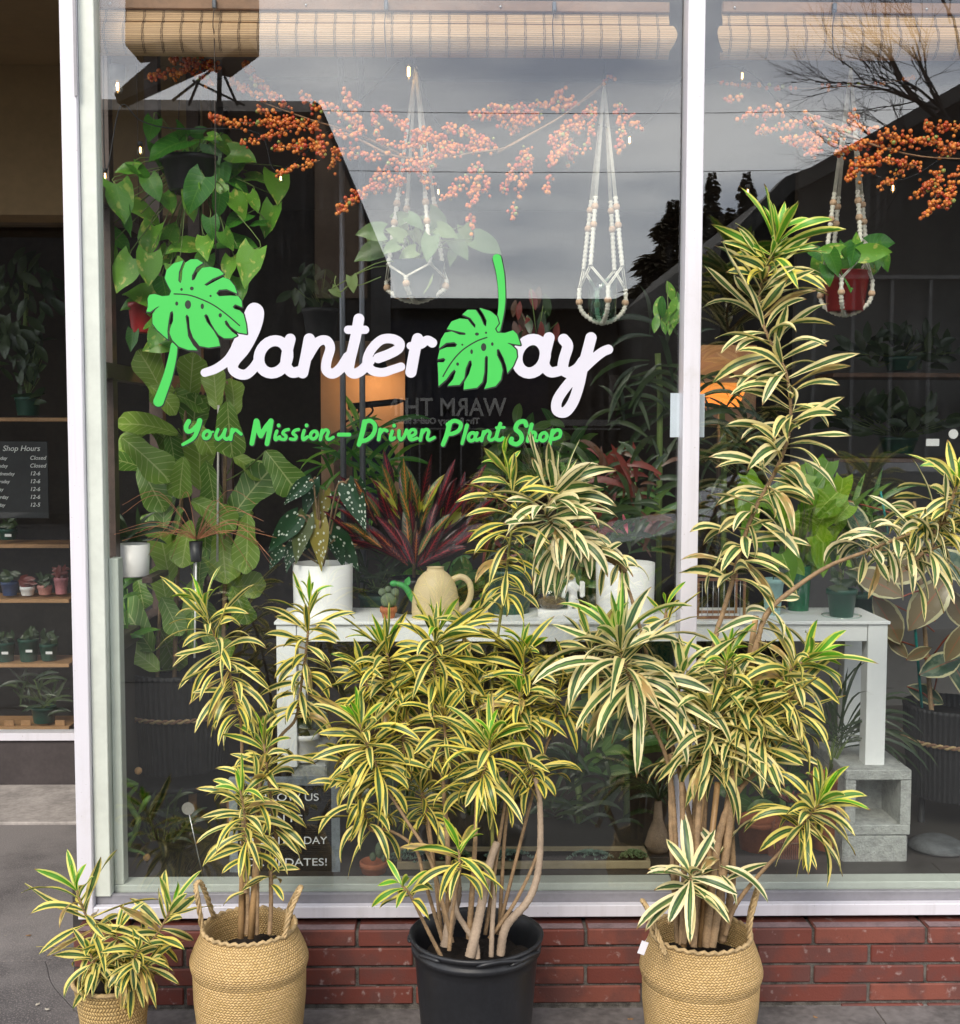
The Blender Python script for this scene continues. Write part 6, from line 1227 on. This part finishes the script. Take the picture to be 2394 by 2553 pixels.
garland('berry branch crossing the black gable on the right pane', [(2000, 275), (2100, 330), (2200, 368), (2300, 390), (2400, 396)],
 cc([(700, 650, 600, 680, 1.4), (860, 640, 710, 660, 1.4), (860, 730, 680, 750, 1.3), (940, 740, 870, 720, 1.1), (1060, 720, 950, 670, 1.2), (1070, 780, 820, 830, 1.7), (1060, 830, 930, 830, 1.8), (1180, 790, 1100, 830, 1.5), (1270, 660, 1220, 760, 1.5), (1380, 750, 1130, 740, 1.1), (1330, 820, 1130, 890, 1.6), (1060, 850, 980, 890, 1.6), (1620, 830, 1390, 770, 2), (1860, 860, 1640, 800, 1.8), (1860, 830, 1750, 900, 1.6), (1860, 740, 1650, 730, 1.6), (1400, 900, 1230, 960, 1.8), (1380, 940, 1200, 1030, 1.7), (1640, 970, 1430, 930, 1.4), (1540, 980, 1400, 1090, 1.3), (1780, 980, 1590, 1140, 1.8), (1860, 1000, 1770, 1210, 1.7), (1750, 1080, 1650, 1260, 1.4), (1620, 450, 450, 470, .25), (600, 570, 480, 570, .8), (1500, 860, 1300, 830, 1.4)], 1594), .2, 4)
# macrame hangers
def macrame(lab, cx, ytop, rimy, boty, rim_w, Y, beadys, pot, seed, off=.5):
    t = thing('macrame_hanger', lab, 'plant hanger', P(cx, ytop, Y), 'macrame hangers'); s = S(Y); R = rim_w * s / 2; ap = P(cx, ytop, Y); zr_ = P(cx, rimy, Y - R).z; zb_ = P(cx, boty, Y).z; c = Vector((ap.x, Y, 0)); zmid = zr_ - (zr_ - zb_) * .38
    kn = MB(); pl = MB(); bd = MB(); az = [off + k * math.pi / 2 for k in range(4)]
    for a in az:
        rim = c + Vector((R * math.cos(a), R * math.sin(a), zr_)); z1 = P(cx, beadys[0] - 25, Y).z; f = (ap.z - z1) / (ap.z - zr_); top = ap.lerp(rim, f)
        for o in (-.004, 0, .004): pl.tube([ap + Vector((o * .5, 0, 0)), top + Vector((o, 0, 0))], .0022, 5)
        pts = [top.lerp(rim, k / 40) for k in range(41)]; kn.tube(pts, [.0072 + .0022 * math.sin(k * 2.4) for k in range(41)], 7)
        for by in beadys: q = (P(cx, by, Y).z - top.z) / (rim.z - top.z); bd.ball(top.lerp(rim, q),   .012, 0, n=12, m=8)
    for k in range(4):
        a, a2 = az[k], az[(k + 1) % 4]; rim = c + Vector((R * math.cos(a), R * math.sin(a), zr_)); rim2 = c + Vector((R * math.cos(a2), R * math.sin(a2), zr_)); am = (a + a2 + (2 * math.pi if a2 < a else 0)) / 2
        md = c + Vector((R * 1.04 * math.cos(am), R * 1.04 * math.sin(am), zmid))
        for e in (rim, rim2):
            for o in (-.003, .003): pl.tube([e + Vector((o, 0, 0)), md + Vector((o, 0, 0))], .002, 5)
        bt_ = c + Vector((0, 0, zb_)); low = c + Vector((R * .86 * math.cos(am), R * .86 * math.sin(am), zb_ + .03)); pts = smooth_path([md, md.lerp(low, .6) + Vector((math.cos(am), math.sin(am), 0)) * .008, low, bt_.lerp(low, .45) + Vector((0, 0, -.008)), bt_], 8)
        kn.tube(pts, [.0072 + .0022 * math.sin(i * 2.4) for i in range(len(pts))], 7); bd.ball(md.lerp(low, .55) + Vector((math.cos(am), math.sin(am), 0)) * .007,   .012, 0, n=12, m=8)
    kn.build('knotted_cord', m_rope, t); pl.build('plain_cord', m_rope, t); bd.build('bead', m_bead, t)
    b = MB(); b.tube([ap, (ap.x, Y, 3.3)], .0018, 4); b.build('hook_line', m_cord, t); return t, c, R, zr_, zb_
t, c, R, zr_, zb_ = macrame('white macrame hanger with wooden beads holding the blue-grey pot', 1037, 165, 655, 752, 150, .34, (512, 560), None, 1)
b = MB(); b.lathe([(.001, 0), (R * .70, 0), (R * .93, zr_ - zb_ + .002), (R * .96, zr_ - zb_ + .002), (R * .9, zr_ - zb_ + .003), (.001, zr_ - zb_ - .01)], (c.x, c.y, zb_ + .012), 40)
t2 = thing('hanging_philodendron', 'heart-leaved philodendron in a blue-grey pot in the left macrame hanger', 'potted plant', (c.x, c.y, zb_)); b.build('pot', M('blue_grey_ceramic', (.13, .17, .21), .35, .1, 3, .05), t2)
b = MB(); st = MB(); rr = random.Random(21); r1 = Vector((c.x, c.y, zr_))
for i, (x, y, l, a) in enumerate([(280, 1345, 150, 180), (330, 1400, 110, 0), (270, 1470, 170, 200), (480, 1260, 110, 20), (560, 1290, 110, -30), (690, 1290, 150, -40), (850, 1370, 110, -70), (820, 1450, 130, -50), (980, 1420, 170, -20), (500, 1470, 100, 200), (630, 1450, 140, -100), (600, 1640, 130, -95), (760, 1500, 90, -110), (185, 1655, 90, -80), (95, 1700, 70, -40), (430, 1350, 110, 150), (740, 1350, 120, -20), (400, 1440, 100, -150), (560, 1380, 90, -60), (660, 1370, 90, -90), (480, 1330, 90, 60)]):
    Y = .34 + rr.uniform(-.13, .05); p = fl(b, 800 + x * .4292, y * .4292, l * .46, a, Y, HEART, .72, 40 + i, droop=.4, lobe=.18); st.tube(smooth_path([p, (p + r1) / 2 + Vector((0, -.02, .03)), r1], 4), .0018, 4)
st.tube(smooth_path([P(950, 690, .26), P(900, 710, .26), P(870, 712, .26), P(848, 728, .26), P(835, 705, .26), P(838, 688, .26)], 5), .002, 5)
b.build('foliage', m_phil, t2); st.build('vine', m_vine, t2)
t, c, R, zr_, zb_ = macrame('white macrame hanger holding only a pale green glass jar', 1507, 210, 660, 805, 112, .32, (520, 566), None, 2, .9)
b = MB(); b.lathe([(.001, 0), (R * .5, 0), (R * .62, .02), (R * .66, .09), (R * .64, .125), (R * .62, .125), (R * .6, .02), (.001, .008)], (c.x, c.y, zb_ + .012), 40); tag(b.build('glass_jar', M_glass('green_jar', .06, (.72, .86, .80))), 'pale green glass jar sitting in the middle macrame hanger', 'jar')
t, c, R, zr_, zb_ = macrame('white macrame hanger with wooden beads on the right pane holding the red pot', 2122, 170, 640, 785, 120, .34, (508, 550), None, 3, .3)
t2 = thing('hanging_philodendron', 'leafy philodendron in a bright red pot in the right macrame hanger', 'potted plant', (c.x, c.y, zb_)); b = MB(); b.lathe([(.001, 0), (R * .72, 0), (R * .95, .125), (R * .98, .125), (R * .9, .128), (.001, .115)], (c.x, c.y, zb_ + .012), 40); b.build('pot', M('red_plastic', (.45, .03, .03), .35, .1, 3, 0), t2)
b = MB(); st = MB(); r1 = Vector((c.x, c.y, zb_ + .135))
for i, (x, y, l, a) in enumerate([(1420, 1400, 150, 15), (1380, 1460, 150, 10), (1230, 1600, 170, -90), (1150, 1500, 110, -30), (1240, 1490, 120, -100), (1310, 1430, 110, 60), (1190, 1470, 100, -90), (1100, 1450, 120, 170), (1040, 1560, 150, -110), (1100, 1600, 110, -80), (1340, 1570, 120, -120), (1430, 1520, 110, -60), (1170, 1700, 150, -110), (1380, 1500, 130, -80), (1000, 1450, 110, 150), (1260, 1400, 90, 90), (1140, 1540, 130, -60), (1330, 1500, 120, -50)]):
    p = fl(b, 1594 + x * .4292, y * .4292, l * .5, a, .34 + rr.uniform(-.12, .05), HEART, .66, 70 + i, droop=.4, lobe=.18, new=1 if i % 3 == 0 else 0); st.tube([p, (p + r1) / 2 + Vector((0, 0, .02)), r1], .0018, 4)
b.build('foliage', leafmat('philo_leaf_green', 'pothos'), t2); st.build('vine', m_vine, t2)
# fairy-light bulbs
m_fil = M_emit('filament', (1, .55, .18), 14)
m_bulbg = M_glass('bulb_glass', .06, (.97, .95, .9))
for i, (x, y, h, lab) in enumerate([(293, 210, 26, 'largest filament bulb under a black socket at the upper left'), (1019, 172, 30, 'tall glowing filament bulb above the left macrame hanger'), (350, 370, 18, 'glowing bulb at the upper left edge of the pothos'), (262, 435, 16, 'glowing bulb beside the frame left of the pothos'), (700, 440, 16, 'glowing bulb among the berries right of the pothos'), (1111, 342, 16, 'glowing bulb in the middle of the thick berry branch'), (1093, 475, 14, 'glowing bulb below the thick berry branch'), (1570, 345, 18, 'glowing bulb right of the empty macrame hanger'), (1851, 185, 18, 'glowing bulb under the right blind'), (2227, 465, 18, 'glowing bulb against the black gable'), (1865, 475, 16, 'glowing bulb right of the mullion above the tallest plant')]):
    Y = .30; c = P(x, y, Y); s = S(Y); t = thing('light_bulb', lab, 'light bulb', c, 'string of small filament bulbs')
    b = MB(); b.lathe([(.001, -h * s), (h * .42 * s, -h * .8 * s), (h * .5 * s, -h * .4 * s), (h * .3 * s, .1 * h * s), (h * .22 * s, h * .3 * s)], c, 18); b.build('glass', m_bulbg, t)
    b = MB(); b.tube([c + Vector((0, 0, -h * .55 * s)), c + Vector((0, 0, h * .15 * s))], h * .11 * s, 8); b.build('filament', m_fil, t)
    b = MB(); k = 2.2 if i == 0 else 1; b.tube([c + Vector((0, 0, h * .3 * s)), c + Vector((0, 0, h * (.9 if i else 1.7) * s))], h * .34 * s * k, 12); b.build('socket', m_black, t)
b = MB(); b.tube(smooth_path([P(258, -40, .3), P(262, 420, .31), P(300, 265, .31), P(350, 300, .32), P(430, 320, .32), P(640, 330, .32), P(700, 425, .32), P(900, 250, .32), P(1020, 150, .32), P(1111, 325, .32), P(1300, 250, .32), P(1570, 325, .32), P(1700, 200, .32), P(1851, 170, .32), P(1990, 300, .32), P(2227, 450, .32), P(2420, 330, .32)], 8), .0022, 5)
tag(b.build('light_string_wire', m_black), 'thin black wire of the light string looping across the window top', 'cable')
# shelves, hours board and pots behind the recess window
Yr = 2.75
for py, lab in ((1041, 'highest pine shelf in the entrance window'), (1357, 'pine shelf just above the small pink pots'), (1494, 'pine shelf carrying the small pink and blue pots'), (1655, 'pine shelf carrying the dark green nursery pots'), (1812, 'lowest slatted pine shelf in the entrance window')):
    z = P(80, py, Yr).z; b = MB(); b.box(-5, P(172, py, Yr).x, Yr, Yr + .25, z - .02, z, 0, .002)
    if py > 1800:
        for k in range(14): b.box(P(172, py, Yr).x - .08 - k * .09, P(172, py, Yr).x - .03 - k * .09, Yr + .02, Yr + .03, z + .001, z + .03)
    tag(b.build('window_shelf', m_pine), lab, 'shelf', 'pine shelves in the entrance window')
t = thing('hours_board', 'black chalkboard listing the shop hours in white script in the entrance window', 'sign', P(60, 1290, 2.3)); p, q = P(-60, 1100, 2.3), P(122, 1292, 2.3)
b = MB(); b.box(p.x, q.x, 2.3, 2.31, q.z, p.z, 0, .001); b.build('board', M('chalkboard', (.025, .026, .028), .8, .3, 6, .1), t)
m_chalk = M('chalk', (.75, .75, .73), .9, .1)
def ct(tx, px, py, sz, al='LEFT'): c = P(px, py, 2.298); text(tx, sz * S(2.3), (c.x, 2.298, c.z), m_chalk, 'chalk_line', t, 0, .0005, al, shear=.25)
ct('Shop Hours', 6, 1124, 19)
for i, (d, h) in enumerate((('Monday', 'Closed'), ('Tuesday', 'Closed'), ('Wednesday', '12-6'), ('Thursday', '12-6'), ('Friday', '12-6'), ('Saturday', '12-6'), ('Sunday', '12-5'))): ct(d, -22, 1146 + i * 19.5, 12); ct(h, 74, 1146 + i * 19.5, 14)
for cx, yb, yt, w, m, lab, nm in ((25, 1484, 1450, 42, M('blue_glaze', (.05, .08, .18), .3), 'blue glazed pot at the left of the small pots', 0), (69, 1484, 1462, 36, m_wpot, 'small white pot between the blue and the pink ones', 1), (112, 1482, 1458, 36, M('pink_ceramic', (.55, .26, .22), .5), 'short pink pot in the row on the pine shelf', 0), (153, 1481, 1440, 34, M('pink_deep', (.52, .20, .22), .5), 'tallest pink pot with a magenta plant', 1), (12, 1650, 1600, 52, m_gpot, 'dark nursery pot at the far left of its shelf', 0), (72, 1648, 1592, 50, m_gpot, 'dark nursery pot in the middle of its shelf', 0), (122, 1645, 1604, 44, m_gpot, 'dark nursery pot at the right of its shelf', 0), (20, 1345, 1318, 44, m_gpot, 'dark pot with a white label high in the entrance window', 0)):
    t, p0, p1 = potplant('potted_plant', lab, 'potted plant', cx, yb, yt, w, w * .8, Yr + .08, m, .02, 'small pots on the entrance shelves'); b = MB()
    for i in range(22): fl(b, cx + rr.uniform(-w * .4, w * .4), yt - rr.uniform(-2, 24), rr.uniform(14, 34), rr.uniform(0, 180), Yr + .08 + rr.uniform(-.04, .04), OVAL, .4, cx * 30 + i + yb, lobe=0, nu=1, new=nm, seg=4)
    b.build('foliage', m_plain, t)
    if yb > 1600 or yb < 1400: b = MB(); p = P(cx - 8, (yb + yt) / 2, Yr + .08 - w * .5 * S(Yr)); b.box(p.x, p.x + .035, p.y - .002, p.y, p.z - .014, p.z); b.build('price_label', m_wpot, t)
mound('leafy_plant', 'shadowy hanging plant high in the entrance window', 'plant', 60, 740, 160, 260, 2.8, m_plain, OVAL, .4, 70, 35, 70, None, 51, (-160, -20), .4)
mound('leafy_plant', 'tangle of dark roots and leaves on the top entrance shelf', 'plant', 70, 920, 90, 180, 2.8, m_plain, OVAL, .3, 60, 30, 55, (70, 1036, 990, 60, 50), 52, (0, 180), .4)
mound('leafy_plant', 'dark spreading plant on the lowest entrance shelf', 'plant', 100, 1740, 120, 110, 2.8, m_plain, STRAP, .12, 40, 40, 80, (110, 1800, 1760, 60, 50), 53, (10, 170), 1.0)

# more greenery filling the display
for i, a in enumerate([
 ('leafy_plant', 'broad green leaves crowded behind the watering can and croton pots', 1120, 1480, 260, 110, .70, OVAL, .4, 60, 45, 80, (1130, 1538, 1480, 90, 70), (0, 180)),
 ('leafy_plant', 'mid-green bushy plant behind the green pot on the table', 1400, 1420, 170, 150, .60, OVAL, .4, 60, 45, 85, (1400, 1538, 1470, 90, 70), (0, 180)),
 ('arching_plant', 'arching green blades behind the bromeliad pot under the cards', 1500, 1300, 240, 200, .8, STRAP, .12, 60, 90, 160, (1500, 1538, 1450, 80, 60), (10, 170)),
 ('arching_plant', 'thin green blades at the left under the fig shelf', 290, 1560, 60, 200, .5, STRAP, .14, 30, 60, 120, None, (20, 160)),
 ('leafy_plant', 'green leaves under the right half of the table behind the canes', 1560, 1830, 220, 240, .65, OVAL, .35, 70, 60, 100, (1560, 2190, 2080, 100, 80), (0, 180)),
 ('leafy_plant', 'green leaves low in the shade beside the stick basket', 1900, 1950, 160, 200, .55, OVAL, .35, 50, 50, 90, (1900, 2190, 2110, 90, 70), (0, 180)),
 ('palm_plant', 'dark palm fronds deep inside above the begonia', 900, 1160, 200, 220, 1.8, STRAP, .10, 60, 80, 150, None, (-60, 240)),
 ('leafy_plant', 'shadowy foliage deep inside behind the tagline', 1330, 1130, 260, 170, 2.0, OVAL, .4, 70, 45, 80, None, (-60, 240)),
 ('arching_plant', 'arching dark green blades left of the rubber tree basket', 2130, 1330, 110, 160, .7, STRAP, .10, 40, 90, 150, (2150, 1538, 1480, 70, 50), (10, 170))]):
    nm, lab, cx, cy, w, h, Y, pr_, wr, n, l0, l1, pot, ang = a
    mound(nm, lab, 'plant', cx, cy, w, h, Y, m_mid if i % 3 else m_poth, pr_, wr, n, l0, l1, pot, 70 + i, ang, 1.0)
